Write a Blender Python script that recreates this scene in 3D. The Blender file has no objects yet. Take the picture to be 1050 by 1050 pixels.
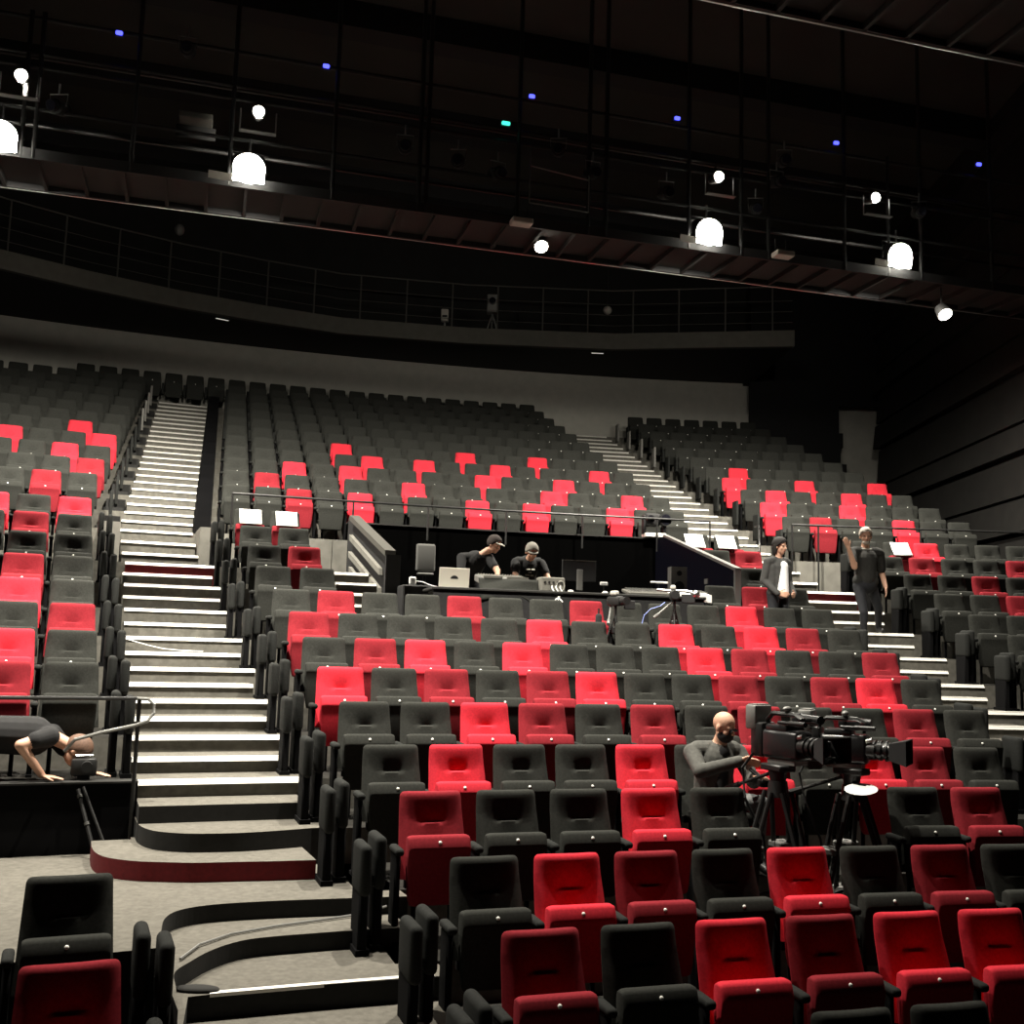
import bpy, bmesh, math, random
from math import sin, cos, tan, pi, radians, atan2, hypot, sqrt
from mathutils import Vector, Matrix
import numpy as np
random.seed(7)
SC = bpy.context.scene
COL = SC.collection

# ------------------------------------------------------------------ auditorium layout (metres)
AX, CX, CY, D = -0.402207, 9.575, -22.509, 24.4615      # fan centre of the curved rows
RK = [4.31, 5.261, 6.215, 7.169, 8.124, 9.078, 10.032, 10.986, 11.941, 12.895, 13.849, 14.803, 15.758, 16.712]
FK = [-0.20, 0.0, 0.20, 0.47, 0.70, 0.98, 1.25, 1.53, 1.81, 2.10, 2.43, 2.78, 3.13, 3.48]   # platform heights
ru = lambda n: 18.746 + .9747 * (n - 1)
fu = lambda n: 4.13 + .3965 * (n - 1)
CAMZ = 2.492

def TH(s, r): return s / (D + r) + AX
def P(s, r, z=0.0):
    t = TH(s, r); R = D + r
    return Vector((CX + R * sin(t), CY + R * cos(t), z))
def RZ(s, r): return -TH(s, r)
# lighting bridge frame
BA = Vector((-7.83, 15.39, 0)); BE = Vector((.96319, .26883, 0)); BN = Vector((-.26883, .96319, 0))
def BP(t, off, z): return BA + BE * t + BN * off + Vector((0, 0, z))
BROT = atan2(BE.y, BE.x)

# ------------------------------------------------------------------ materials
MATS = {}
def mat(name, col, rough=.8, metal=0., noise=0., scale=40., bump=0., bscale=None, emit=None, estr=0., sheen=0., spec=.5):
    if name in MATS: return MATS[name]
    m = bpy.data.materials.new(name); m.use_nodes = True
    nt = m.node_tree; b = nt.nodes['Principled BSDF']
    b.inputs['Base Color'].default_value = (*col, 1); b.inputs['Roughness'].default_value = rough
    b.inputs['Metallic'].default_value = metal
    b.inputs['Specular IOR Level'].default_value = spec
    if sheen:
        b.inputs['Sheen Weight'].default_value = sheen
        b.inputs['Sheen Tint'].default_value = (*[min(1, c * 1.5 + .05) for c in col], 1)
    if emit:
        b.inputs['Emission Color'].default_value = (*emit, 1); b.inputs['Emission Strength'].default_value = estr
    if noise or bump:
        tc = nt.nodes.new('ShaderNodeTexCoord')
        nz = nt.nodes.new('ShaderNodeTexNoise'); nz.inputs['Scale'].default_value = scale; nz.inputs['Detail'].default_value = 5
        nt.links.new(tc.outputs['Object'], nz.inputs['Vector'])
        if noise:
            rp = nt.nodes.new('ShaderNodeValToRGB')
            rp.color_ramp.elements[0].position = .3; rp.color_ramp.elements[1].position = .7
            rp.color_ramp.elements[0].color = (*[max(0, c * (1 - noise)) for c in col], 1)
            rp.color_ramp.elements[1].color = (*[min(1, c * (1 + noise)) for c in col], 1)
            nt.links.new(nz.outputs['Fac'], rp.inputs['Fac']); nt.links.new(rp.outputs['Color'], b.inputs['Base Color'])
        if bump:
            n2 = nt.nodes.new('ShaderNodeTexNoise'); n2.inputs['Scale'].default_value = bscale or scale * 3
            nt.links.new(tc.outputs['Object'], n2.inputs['Vector'])
            bp = nt.nodes.new('ShaderNodeBump'); bp.inputs['Strength'].default_value = bump; bp.inputs['Distance'].default_value = .01
            nt.links.new(n2.outputs['Fac'], bp.inputs['Height']); nt.links.new(bp.outputs['Normal'], b.inputs['Normal'])
    MATS[name] = m
    return m
M_RED = mat('red_wool', (.60, .030, .048), .95, noise=.12, scale=60, bump=.15, bscale=300, spec=.1, sheen=.05)
M_CRIM = mat('crimson_wool', (.23, .019, .027), .95, noise=.14, scale=60, bump=.15, bscale=300, spec=.1, sheen=.05)
M_BLK = mat('charcoal_wool', (.029, .030, .027), .95, noise=.2, scale=60, bump=.15, bscale=300, spec=.12, sheen=.08)
M_ARM = mat('black_arm_fabric', (.018, .019, .018), .9, noise=.2, scale=60, bump=.1, spec=.15)
M_SHELL = mat('black_plastic', (.012, .012, .012), .5)
M_DISC = mat('number_disc', (.85, .85, .8), .25)
M_CARPET = mat('grey_carpet', (.122, .115, .10), .97, noise=.16, scale=22, bump=.2, bscale=220, spec=.1)
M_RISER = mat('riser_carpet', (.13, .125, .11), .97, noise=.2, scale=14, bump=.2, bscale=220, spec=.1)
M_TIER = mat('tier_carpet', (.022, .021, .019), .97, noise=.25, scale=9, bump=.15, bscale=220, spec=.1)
M_NOSE = mat('nosing_strip', (.88, .86, .80), .5)
M_REDR = mat('red_riser', (.15, .008, .012), .9, noise=.15, scale=30)
M_DARKR = mat('dark_riser', (.012, .012, .0115), .9, noise=.2, scale=20)
M_CONC = mat('concrete', (.17, .165, .145), .9, noise=.16, scale=6, bump=.1, bscale=60)
M_PALE = mat('pale_wall', (.42, .41, .37), .9, noise=.06, scale=4, bump=.05, bscale=40)
M_BLACK = mat('black_paint', (.012, .012, .013), .8)
M_DGREY = mat('dark_grey_paint', (.014, .0135, .0125), .9, noise=.15, scale=2)
M_BALC = mat('balcony_fascia', (.10, .097, .085), .85, noise=.08, scale=5)
M_CEIL = mat('ceiling_grey', (.035, .032, .028), .9, noise=.2, scale=.6)
M_PLANK = mat('dark_planks', (.013, .012, .0105), .9, noise=.25, scale=3)
M_STEEL = mat('black_steel', (.02, .02, .02), .45, metal=.3)
M_RAILD = mat('dull_rail', (.07, .068, .06), .6)
M_CHROME = mat('bare_metal', (.6, .6, .58), .3, metal=1.)
M_GREYM = mat('grey_metal', (.22, .22, .21), .5, metal=.4)
M_WHITE = mat('white_paper', (.92, .92, .9), .7)
M_SKIN = mat('skin', (.62, .36, .25), .55, noise=.06, scale=30)
M_NAVY = mat('navy_panel', (.002, .002, .007), .8, spec=.1)
M_GLASS = mat('lens_glass', (.01, .01, .015), .08)
M_LAMP = mat('lamp_lens', (.9, .88, .8), .4, emit=(1, .95, .82), estr=60)
M_LAMP2 = mat('small_lamp_lens', (.9, .88, .8), .4, emit=(1, .95, .82), estr=14)
M_BLUE = mat('blue_led', (.1, .1, .9), .4, emit=(.07, .08, 1), estr=3.2)
M_GREEN = mat('green_led', (.1, .8, .6), .4, emit=(.06, .9, .62), estr=1.6)
M_STRIP = mat('soffit_light', (.9, .9, .8), .4, emit=(1, .95, .85), estr=.55)
M_VELV = mat('black_masking', (.004, .004, .0045), .95, spec=.1)
M_WRAP = mat('black_foil', (.0012, .0012, .0012), 1., spec=0.)
M_CURT = mat('black_cloth', (.01, .01, .011), .95, noise=.3, scale=20)

# ------------------------------------------------------------------ mesh helpers
class MB:
    def __init__(s): s.v = []; s.f = []; s.m = []
    def add(s, vs, fs, mi=0):
        o = len(s.v); s.v += [tuple(v) for v in vs]
        s.f += [tuple(i + o for i in f) for f in fs]; s.m += [mi] * len(fs)
    def xf(s, M):
        s.v = [tuple(M @ Vector(v)) for v in s.v]; return s
    def box(s, c, d, mi=0, M=None):
        x, y, z = d[0] / 2, d[1] / 2, d[2] / 2
        vs = [Vector((sx * x, sy * y, sz * z)) for sx in (-1, 1) for sy in (-1, 1) for sz in (-1, 1)]
        T = Matrix.Translation(c) @ (M or Matrix.Identity(4))
        s.add([T @ v for v in vs], [(0, 1, 3, 2), (4, 6, 7, 5), (0, 4, 5, 1), (2, 3, 7, 6), (0, 2, 6, 4), (1, 5, 7, 3)], mi)
    def rbox(s, c, d, r=.02, seg=2, mi=0, M=None):
        bm = bmesh.new(); bmesh.ops.create_cube(bm, size=1)
        bmesh.ops.scale(bm, vec=d, verts=bm.verts)
        r = min(r, min(d) * .49)
        bmesh.ops.bevel(bm, geom=bm.edges[:], offset=r, segments=seg, affect='EDGES', profile=.5)
        T = Matrix.Translation(c) @ (M or Matrix.Identity(4))
        bm.verts.index_update()
        s.add([T @ v.co for v in bm.verts], [[v.index for v in f.verts] for f in bm.faces], mi); bm.free()
    def tube(s, p0, p1, r0, r1=None, n=8, mi=0, caps=True):
        r1 = r0 if r1 is None else r1
        p0 = Vector(p0); p1 = Vector(p1); d = (p1 - p0)
        if d.length < 1e-6: return
        q = d.to_track_quat('Z', 'Y')
        vs = []
        for p, r in ((p0, r0), (p1, r1)):
            for i in range(n):
                a = 2 * pi * i / n; vs.append(p + q @ Vector((r * cos(a), r * sin(a), 0)))
        fs = [(i, (i + 1) % n, n + (i + 1) % n, n + i) for i in range(n)]
        if caps: fs += [tuple(range(n))[::-1], tuple(range(n, 2 * n))]
        s.add(vs, fs, mi)
    def path(s, pts, r, n=6, mi=0):
        pts = [Vector(p) for p in pts]; vs = []; L = len(pts)
        for i, p in enumerate(pts):
            d = pts[min(i + 1, L - 1)] - pts[max(i - 1, 0)]
            q = d.to_track_quat('Z', 'Y')
            for k in range(n):
                a = 2 * pi * k / n; vs.append(p + q @ Vector((r * cos(a), r * sin(a), 0)))
        fs = [(i * n + k, i * n + (k + 1) % n, (i + 1) * n + (k + 1) % n, (i + 1) * n + k) for i in range(L - 1) for k in range(n)]
        fs += [tuple(range(n))[::-1], tuple(range((L - 1) * n, L * n))]
        s.add(vs, fs, mi)
    def cone(s, p0, p1, r0, r1, n=14, m=5, mi=0):
        """round-ended tapered capsule"""
        p0 = Vector(p0); p1 = Vector(p1); d = p1 - p0
        q = d.to_track_quat('Z', 'Y') if d.length > 1e-6 else Matrix.Identity(3).to_quaternion()
        L = d.length; rings = []
        for i in range(m): 
            a = -pi / 2 + (pi / 2) * (i + .5) / m; rings.append((r0 * sin(a), r0 * cos(a)))
        for i in range(m):
            a = (pi / 2) * (i + .5) / m; rings.append((L + r1 * sin(a), r1 * cos(a)))
        vs = [p0 + q @ Vector((0, 0, -r0))]
        for z, r in rings:
            for k in range(n):
                t = 2 * pi * k / n; vs.append(p0 + q @ Vector((r * cos(t), r * sin(t), z)))
        vs.append(p0 + q @ Vector((0, 0, L + r1)))
        fs = [(0, 1 + (k + 1) % n, 1 + k) for k in range(n)]
        for i in range(len(rings) - 1):
            for k in range(n):
                a = 1 + i * n; fs.append((a + k, a + (k + 1) % n, a + n + (k + 1) % n, a + n + k))
        a = 1 + (len(rings) - 1) * n; e = len(vs) - 1
        fs += [(a + k, a + (k + 1) % n, e) for k in range(n)]
        s.add(vs, fs, mi)
    def ell(s, c, r, M=None, n=16, m=10, mi=0):
        vs = []; T = Matrix.Translation(c) @ (M or Matrix.Identity(4))
        vs.append(T @ Vector((0, 0, -r[2])))
        for i in range(1, m):
            a = -pi / 2 + pi * i / m
            for k in range(n):
                t = 2 * pi * k / n
                vs.append(T @ Vector((r[0] * cos(a) * cos(t), r[1] * cos(a) * sin(t), r[2] * sin(a))))
        vs.append(T @ Vector((0, 0, r[2])))
        fs = [(0, 1 + (k + 1) % n, 1 + k) for k in range(n)]
        for i in range(m - 2):
            a = 1 + i * n
            fs += [(a + k, a + (k + 1) % n, a + n + (k + 1) % n, a + n + k) for k in range(n)]
        a = 1 + (m - 2) * n; e = len(vs) - 1
        fs += [(a + k, a + (k + 1) % n, e) for k in range(n)]
        s.add(vs, fs, mi)
    def sector(s, r0, r1, s0, s1, z0, z1, rref=None, mt=0, ms=None, step=.5):
        """curved slab of a seating row"""
        rref = r0 if rref is None else rref; ms = mt if ms is None else ms
        t0, t1 = TH(s0, rref), TH(s1, rref)
        n = max(1, int(abs(s1 - s0) / step)); vs = []
        for i in range(n + 1):
            t = t0 + (t1 - t0) * i / n
            for r, z in ((r0, z0), (r1, z0), (r1, z1), (r0, z1)):
                vs.append((CX + (D + r) * sin(t), CY + (D + r) * cos(t), z))
        for k, mi in ((0, ms), (1, ms), (2, mt), (3, ms)):
            s.add(vs, [], 0) if False else None
        o = len(s.v); s.v += vs
        for i in range(n):
            a = o + i * 4; b = a + 4
            for k, mi in ((0, ms), (1, ms), (2, mt), (3, ms)):
                s.f.append((a + k, b + k, b + (k + 1) % 4, a + (k + 1) % 4)); s.m.append(mi)
        s.f.append((o, o + 1, o + 2, o + 3)); s.m.append(ms)
        e = o + n * 4; s.f.append((e + 3, e + 2, e + 1, e)); s.m.append(ms)
    def poly(s, pts, z0, z1, mt=0, ms=None):
        ms = mt if ms is None else ms; n = len(pts); o = len(s.v)
        s.v += [(p[0], p[1], z0) for p in pts] + [(p[0], p[1], z1) for p in pts]
        s.f.append(tuple(range(o + n - 1, o - 1, -1))); s.m.append(ms)
        s.f.append(tuple(range(o + n, o + 2 * n))); s.m.append(mt)
        for i in range(n):
            j = (i + 1) % n; s.f.append((o + i, o + j, o + n + j, o + n + i)); s.m.append(ms)
    def mesh(s, name, mats, smooth=False, angle=40):
        me = bpy.data.meshes.new(name); me.from_pydata(s.v, [], s.f)
        for m in (mats if isinstance(mats, (list, tuple)) else [mats]): me.materials.append(m)
        me.polygons.foreach_set('material_index', s.m)
        bm = bmesh.new(); bm.from_mesh(me); bmesh.ops.recalc_face_normals(bm, faces=bm.faces); bm.to_mesh(me); bm.free()
        if smooth:
            me.polygons.foreach_set('use_smooth', [True] * len(me.polygons))
            try: me.set_sharp_from_angle(angle=radians(angle))
            except Exception: pass
        me.update(); return me

def nosing(root, r0, a, b, z):
    mb = MB(); n = max(1, int((b - a) / .3)); vs = []
    for i in range(n + 1):
        t = TH(a + (b - a) * i / n, r0)
        for r, zz in ((r0 - .022, z - .034), (r0 + .05, z - .034), (r0 + .05, z + .005), (r0 + .006, z + .005)): vs.append((CX + (D + r) * sin(t), CY + (D + r) * cos(t), zz))
    mb.add(vs, [(i * 4 + k, i * 4 + 4 + k, i * 4 + 4 + (k + 1) % 4, i * 4 + (k + 1) % 4) for i in range(n) for k in range(4)] + [(0, 1, 2, 3), (n * 4 + 3, n * 4 + 2, n * 4 + 1, n * 4)])
    obj('nosing', mb.mesh('nosing', [M_NOSE]), root)
def obj(name, data, parent=None, loc=None, rz=0., label=None):
    o = bpy.data.objects.new(name, data); COL.objects.link(o)
    if parent is not None: o.parent = parent
    if loc is not None: o.location = loc
    if rz: o.rotation_euler = (0, 0, rz)
    if label: o['label'] = label
    return o
def tag(o, label, cat, group=None):
    o['label'] = label; o['category'] = cat
    if group: o['group'] = group
    return o
def thing(name, label, cat, loc=(0, 0, 0), rz=0., group=None):
    o = bpy.data.objects.new(name, None); o.empty_display_size = .1; COL.objects.link(o)
    o.location = loc; o.rotation_euler = (0, 0, rz)
    return tag(o, label, cat, group)
def struct(name, mb, mats, smooth=False, parent=None):
    o = obj(name, mb.mesh(name, mats, smooth), parent)
    if parent is None: o['kind'] = 'structure'
    return o
ORD = ['', 'first', 'second', 'third', 'fourth', 'fifth', 'sixth', 'seventh', 'eighth', 'ninth', 'tenth', 'eleventh', 'twelfth', 'thirteenth', 'fourteenth', 'fifteenth', 'sixteenth', 'seventeenth', 'eighteenth']

# ------------------------------------------------------------------ aisles
def sLl(k): return {5: .71, 6: .74, 7: .76, 8: .785, 9: .80, 10: .825, 11: .84, 12: .87, 13: .92}.get(k, .7)      # left stairs, left edge
def sLr(k): return 2.17
sRr = lambda k: 11.87 + .28 * (k - 10)                    # right stairs, right edge
sRl = lambda k: sRr(k) - 1.28
uLl = lambda i: .90 + .0585 * i
uLr = lambda i: 2.05 + .0625 * i
uRr = lambda i: 12.75 + .085 * i
uRl = lambda i: uRr(i) - 1.15
BOOTH0, BOOTH1 = 4.55, 9.2

# ------------------------------------------------------------------ floor tiers
fl = MB()
for k in range(0, 14):
    r0 = RK[k] - .4; r1 = (RK[k + 1] - .4) if k < 13 else 18.35
    lo = -9 if k >= 6 else 2.17
    segs = [(lo, 19)]
    if 10 <= k <= 13: segs = [(lo, BOOTH0), ({10: 9.2, 11: 9.45, 12: 9.66, 13: 9.88}[k], 19)]
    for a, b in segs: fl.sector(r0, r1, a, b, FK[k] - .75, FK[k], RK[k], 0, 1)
for k in (0, 1, 2):                                          # left front block
    fl.sector(RK[k] - .4, RK[k + 1] - .4 if k < 2 else 6.65, -9, .75, FK[k] - .6, FK[k], RK[k], 0, 1)
fl.sector(RK[10] - .4, 18.3, BOOTH0, BOOTH1, 1.6, FK[10], RK[10], 0, 1)     # floor of the control position
for n in range(1, 13):
    fl.sector(ru(n) - .4, ru(n) + .575, -9, 17.25 + .16 * n, fu(n) - (1.2 if n == 1 else .9), fu(n), ru(n), 0, 1)
fl.sector(30.02, 31.2, -9, 19.3, 6.5, fu(12) + .01, 30, 0, 1)
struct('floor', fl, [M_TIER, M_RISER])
base = MB(); base.box((3, 12, -1.2), (60, 60, .4)); struct('floor_slab', base, [M_BLACK])
# concrete faces of the cross-aisle parapet either side of the booth
pw = MB()
for a, b in ((2.25, BOOTH0), (12.75, 18.3)):
    s0 = a
    while s0 < b - .05:
        s1 = min(b, s0 + 1.02); pw.sector(18.02, 18.36, s0 + .006, s1 - .006, FK[13], 4.135, 18, 0); s0 = s1
struct('trim_1', pw, [M_CONC])
bw = MB(); bw.sector(18.12, 18.34, BOOTH0, 12.0 - .5, 2.3, 4.44, 18, 0); bw.sector(18.08, 18.36, BOOTH0, 11.5, 4.44, 4.465, 18, 1)
struct('wall_booth', bw, [M_WRAP, M_DGREY])

# landing and the curved steps at the foot of the left stairs
def SP(l, a=None, b=None):
    pts = [P(s, r) for s, r in l]
    if a is None: return pts
    out = pts[:a]
    for i in range(a, b):                      # Catmull-Rom through the curved run
        p0, p1, p2, p3 = pts[max(i - 1, a)], pts[i], pts[i + 1], pts[min(i + 2, b)]
        for q in range(6):
            t = q / 6; out.append(.5 * ((2 * p1) + (p2 - p0) * t + (2 * p0 - 5 * p1 + 4 * p2 - p3) * t * t + (3 * p1 - p0 - 3 * p2 + p3) * t ** 3))
    return out + pts[b:]
ld = MB()
ld.poly(SP([(-5, 6.65), (.75, 6.65), (.75, 7.0), (.80, 7.3), (.91, 7.49), (1.14, 7.585), (1.53, 7.59), (1.95, 7.56), (2.45, 7.52), (2.45, 9.7), (-5, 9.7)], 2, 8), .1, .70, 0, 1)
ld.poly(SP([(.74, 5.9), (.77, 6.3), (.79, 6.55), (.9, 6.74), (1.03, 6.92), (1.2, 7.07), (1.4, 7.14), (1.89, 7.165), (2.35, 7.15), (2.35, 7.7), (.72, 7.7)], 1, 7), 0, .585, 0, 1)
ld.poly(SP([(.74, 5.5), (.78, 6.0), (.86, 6.47), (1.0, 6.48), (1.4, 6.48), (2.4, 6.47), (2.4, 7.3), (.74, 7.3)]), -.1, .47, 0, 1)
ld.poly(SP([(.74, 5.9), (2.35, 5.95), (2.35, 6.6), (.74, 6.6)]), -.2, .335, 0, 1)
ld.poly(SP([(.74, 5.4), (2.35, 5.45), (2.35, 6.1), (.74, 6.1)]), -.3, .20, 0, 1)
ld.poly(SP([(.74, 4.0), (2.35, 4.0), (2.35, 5.6), (.74, 5.6)]), -.4, .0, 0, 1)
struct('floor_landing', ld, [M_CARPET, M_DARKR])
st = MB()
st.poly(SP([(.42, 9.3), (.415, 9.06), (.43, 8.85), (.48, 8.66), (.57, 8.53), (.70, 8.42), (.83, 8.36), (1.08, 8.27), (1.36, 8.235), (1.65, 8.2), (1.95, 8.18), (1.96, 9.4), (.72, 9.4), (.72, 9.3)], 1, 10), .66, .84, 0, 2)
st.poly(SP([(.75, 9.7), (.75, 9.25), (.76, 9.1), (.80, 8.93), (.88, 8.79), (1.06, 8.665), (1.28, 8.62), (1.48, 8.61), (1.75, 8.65), (2.03, 8.72), (2.2, 8.72), (2.2, 9.7)], 1, 9), .7, .98, 0, 1)
st.sector(9.16, 9.7, .75, 2.06, .8, 1.115, 9.1, 0, 1)
struct('floor_curved_steps', st, [M_CARPET, M_DARKR, M_REDR])
# black wall that carries the left block above the landing
lw = MB(); lw.sector(9.52, 9.64, -5, .76, .6, 1.255, 9.5, 0); lw.sector(9.5, 9.66, -5, .76, 1.255, 1.27, 9.5, 1)
struct('wall_left_block', lw, [M_VELV, M_DGREY])

# ---- the two flights of stairs
def stairs(name, left):
    root = bpy.data.objects.new(name, None); COL.objects.link(root); root['kind'] = 'structure'
    body = MB(); nos = []
    def step(r0, r1, a, b, z, zb, riser=1):
        body.sector(r0, r1, a, b, zb, z, r0, 0, riser, .4)
        nos.append((r0, a, b, z))
    for k in range(6 if left else 4, 14):
        a, b = (sLl(k), sLr(k)) if left else (sRl(k), sRr(k))
        if left and k == 6: nos.append((RK[6] - .4, .75, 2.2, FK[6]))
        # full-width tread on the row platform
        step(RK[k] - .402, RK[k] + .12, a, b, FK[k] + .004, FK[k] - .3, 2 if k == 13 else 1)
        if k < 13:
            zz = (FK[k] + FK[k + 1]) / 2
            step(RK[k] + .08, RK[k + 1] - .38, a + .0, b - .09, zz, FK[k] - .1)
    # cross aisle up to the first raised row
    a, b = (.92, 2.05) if left else (uRl(0), uRr(0))
    step(17.38, 17.9, a, b, 3.697, 3.4); step(17.86, 18.4, a, b, 3.913, 3.4)
    for i in range(0, 23):
        a, b = (uLl(i), uLr(i)) if left else (uRl(i), uRr(i))
        r0 = 18.348 + .4873 * i; step(r0, r0 + .5, a, b, 4.134 + .1983 * i, 3.9 + .1983 * i - .2)
    obj(name.replace('stairs', 'stair_flight'), body.mesh(name, [M_CARPET, M_RISER, M_REDR]), root)
    if left:
        nb = MB(); nb.sector(6.475, 6.52, .98, 2.3, .455, .475, 6.48, 0); obj('nosing', nb.mesh('nosing', [M_NOSE]), root)
    for r0, a, b, z in nos:
        nosing(root, r0, a, b, z)
stairs('stairs_left', True); stairs('stairs_right', False)
ck = MB()   # cheek blocks at the foot of the upper flight
ck.sector(17.3, 18.35, 2.08, 2.3, FK[13], 4.15, 18, 0); ck.sector(17.3, 18.35, .6, .89, FK[13], 4.15, 18, 0)
struct('trim_2', ck, [M_CONC])
# parapet and pale strip beside the left upper flight
pp = MB()
for i in range(0, 23):
    r0 = 18.4 + .4873 * i; z = 4.134 + .1983 * i
    pp.sector(r0, r0 + .4873, uLr(i) + .03, uLr(i) + .29, z - .5, z + .30, r0, 0)
    pp.sector(r0, r0 + .4873, uLl(i) - .34, uLl(i) - .02, z - .5, z + .06, r0, 2)
    pp.sector(r0, r0 + .4873, uLr(i) + .29, uLr(i) + .38, z - .3, z + .01, r0, 1)
struct('trim_3', pp, [M_VELV, M_CARPET, M_DARKR])

# ------------------------------------------------------------------ seats
def backrest(lo=False):
    zs = [.40, .52, .66, .78, .93, .957, .96] if lo else [.40, .46, .54, .62, .68, .70, .73, .752, .762, .772, .79, .82, .86, .90, .925, .94, .951, .957, .96]
    n = 12 if lo else 36; mb = MB(); vs = []
    for z in zs:
        t = (z - .4) / .56
        hw = .250 - .030 * t; th = .036
        if z > .925:
            q = (z - .925) / .035; sh = 1 - sqrt(max(0, 1 - q * q)); hw -= .030 * sh; th -= .024 * sh
        for i in range(n):
            a = 2 * pi * (i + .5) / n
            ca, sa = cos(a), sin(a)
            x = hw * math.copysign(abs(ca) ** .28 if abs(ca) < 1 else 1, ca)
            y = th * math.copysign(abs(sa) ** .6, sa)
            # spread the front points evenly over the width
            if not lo:
                u = (i + .5) / n
                if u < .5: x = hw * (1 - 4 * u) if abs(1 - 4 * u) < .94 else x
                else: x = hw * (4 * u - 3) if abs(4 * u - 3) < .94 else x
                y = th * math.copysign((1 - abs(x / hw) ** 8) ** .5 if abs(x) < hw else 0, sa)
            zt = .735 + .09 * min(1.2, (x / .2) ** 2)
            y0 = .12 + min(z - .4, zt - .4) * tan(radians(19)) + max(z - zt, 0) * tan(radians(9.5))
            off = 0.
            if sa < 0 and not lo:
                ax = abs(x)
                wd = .100 + .05 * min(1, max(0, z - .76) / .14)
                fx = max(0, min(1, (wd - ax) / .06)); fx = fx * fx * (3 - 2 * fx)
                if z >= .762: off += .021 * fx * max(0, 1 - (z - .762) / .13) ** 1.5
                elif z > .62: off -= .008 * fx * min(1, (z - .62) / .1)
            vs.append((x, y0 + y + off, z))
    fs = [(j * n + i, j * n + (i + 1) % n, (j + 1) * n + (i + 1) % n, (j + 1) * n + i) for j in range(len(zs) - 1) for i in range(n)]
    fs += [tuple(range(n)), tuple(range((len(zs) - 1) * n, len(zs) * n))]
    mb.add(vs, fs, 0); return mb
def seatpan(lo=False):
    mb = MB()
    # side profile of the tipped-up cushion, nose on top
    prof = [(-.036, .606), (-.040, .616), (-.036, .632), (-.016, .684), (-.006, .697), (.008, .702), (.05, .700), (.066, .690), (.074, .66)]
    if lo: prof = prof[::2]
    prof += [(.078, .5), (.075, .30), (.062, .255), (.035, .235), (.0, .25), (-.012, .30), (-.024, .5)]
    xs = [-.216, -.19, .19, .216] if lo else [-.217, -.214, -.20, -.18, .18, .20, .214, .217]
    ins = [.02, 0, 0, .02] if lo else [.02, .010, .003, 0, 0, .003, .010, .02]
    n = len(prof); cy, cz = .028, .46; vs = []
    for x, q in zip(xs, ins):
        for y, z in prof:
            dy, dz = y - cy, z - cz; l = hypot(dy, dz); f = max(.3, (l - q) / l)
            vs.append((x * (1 - .12 * max(0, (.45 - z) / .22)), cy + dy * f, cz + dz * (1 - q / .25)))
    fs = [(j * n + i, j * n + (i + 1) % n, (j + 1) * n + (i + 1) % n, (j + 1) * n + i) for j in range(len(xs) - 1) for i in range(n)]
    fs += [tuple(range(n)), tuple(range((len(xs) - 1) * n, len(xs) * n))]
    mb.add(vs, fs, 0); return mb
def armrest():
    mb = MB()
    mb.rbox((-.277, .075, .602), (.062, .23, .05), .022, 3, 0)
    mb.rbox((-.277, .10, .30), (.04, .16, .57), .012, 1, 1)
    mb.box((-.277, .10, .012), (.05, .24, .024), 1)
    return mb
def bracket():
    mb = MB(); mb.box((0, .145, .36), (.40, .05, .05)); mb.tube((-.13, .14, .0), (-.13, .14, .36), .018); mb.tube((.13, .14, .0), (.13, .14, .36), .018)
    mb.box((0, .16, .42), (.36, .03, .12)); return mb
def disc():
    mb = MB(); M = Matrix.Rotation(radians(38), 4, 'X')
    mb.ell((0, -.027, .660), (.0125, .0125, .006), Matrix.Rotation(radians(68), 4, 'X'), 10, 6); return mb
SEATM = {}
M_BLK2 = M_BLK
for cn, m in (('R', M_RED), ('D', M_CRIM), ('B', M_BLK)):
    SEATM[cn] = (backrest().mesh('seat_back_' + cn, [m], True, 50), seatpan().mesh('seat_pan_' + cn, [m], True, 50))
ARMM = armrest().mesh('seat_arm', [M_ARM, M_VELV], True, 40)
DISCM = disc().mesh('seat_disc', [M_DISC], True, 60)
BRKM = bracket().mesh('seat_bracket', [M_VELV])
SEATM['X'] = (SEATM['B'][0], SEATM['D'][1])  # crimson seats whose shaded back is put in as charcoal colour
CNAME = {'X': 'crimson (back coloured as shaded)', 'R': 'bright red', 'D': 'crimson', 'B': 'charcoal'}

seats = []   # (s, r, z, colour, label, group)
def cyc(seq, j): return seq[j]
ROWC = {   # colours, left to right, of the centre block
 0: 'BRBBRBDBB', 1: 'DBRDRRD', 2: 'BRDBRBDBR', 3: 'DBBR B--BDRB'.replace(' ', ''), 4: 'BRBBRBRBRDBR', 5: 'BBRDBDBDBBDB',
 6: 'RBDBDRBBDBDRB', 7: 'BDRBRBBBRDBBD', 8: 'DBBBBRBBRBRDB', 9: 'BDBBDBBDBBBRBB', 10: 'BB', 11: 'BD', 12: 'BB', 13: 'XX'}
PHI = {0: (2.60, .55), 1: (2.53, .569), 2: (2.578, .5458), 3: (2.542, .5564), 4: (2.53, .5314), 5: (2.566, .5448), 6: (2.579, .5236), 7: (2.631, .5418), 8: (2.669, .5601), 9: (2.654, .5421), 10: (2.599, .5695), 11: (2.639, .5485), 12: (2.666, .5508), 13: (2.711, .5504)}
def rowname(k): return 'dark cut-off front row' if k == 0 else ORD[k] + ' full row from front'
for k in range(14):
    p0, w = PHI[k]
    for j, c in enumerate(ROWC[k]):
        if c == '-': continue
        seats.append((p0 + j * w, RK[k], FK[k], c, f'{CNAME[c]} tip-up seat, {ORD[j + 1]} from the left stairs, {rowname(k)}, centre block', 'centre block seats'))
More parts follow.
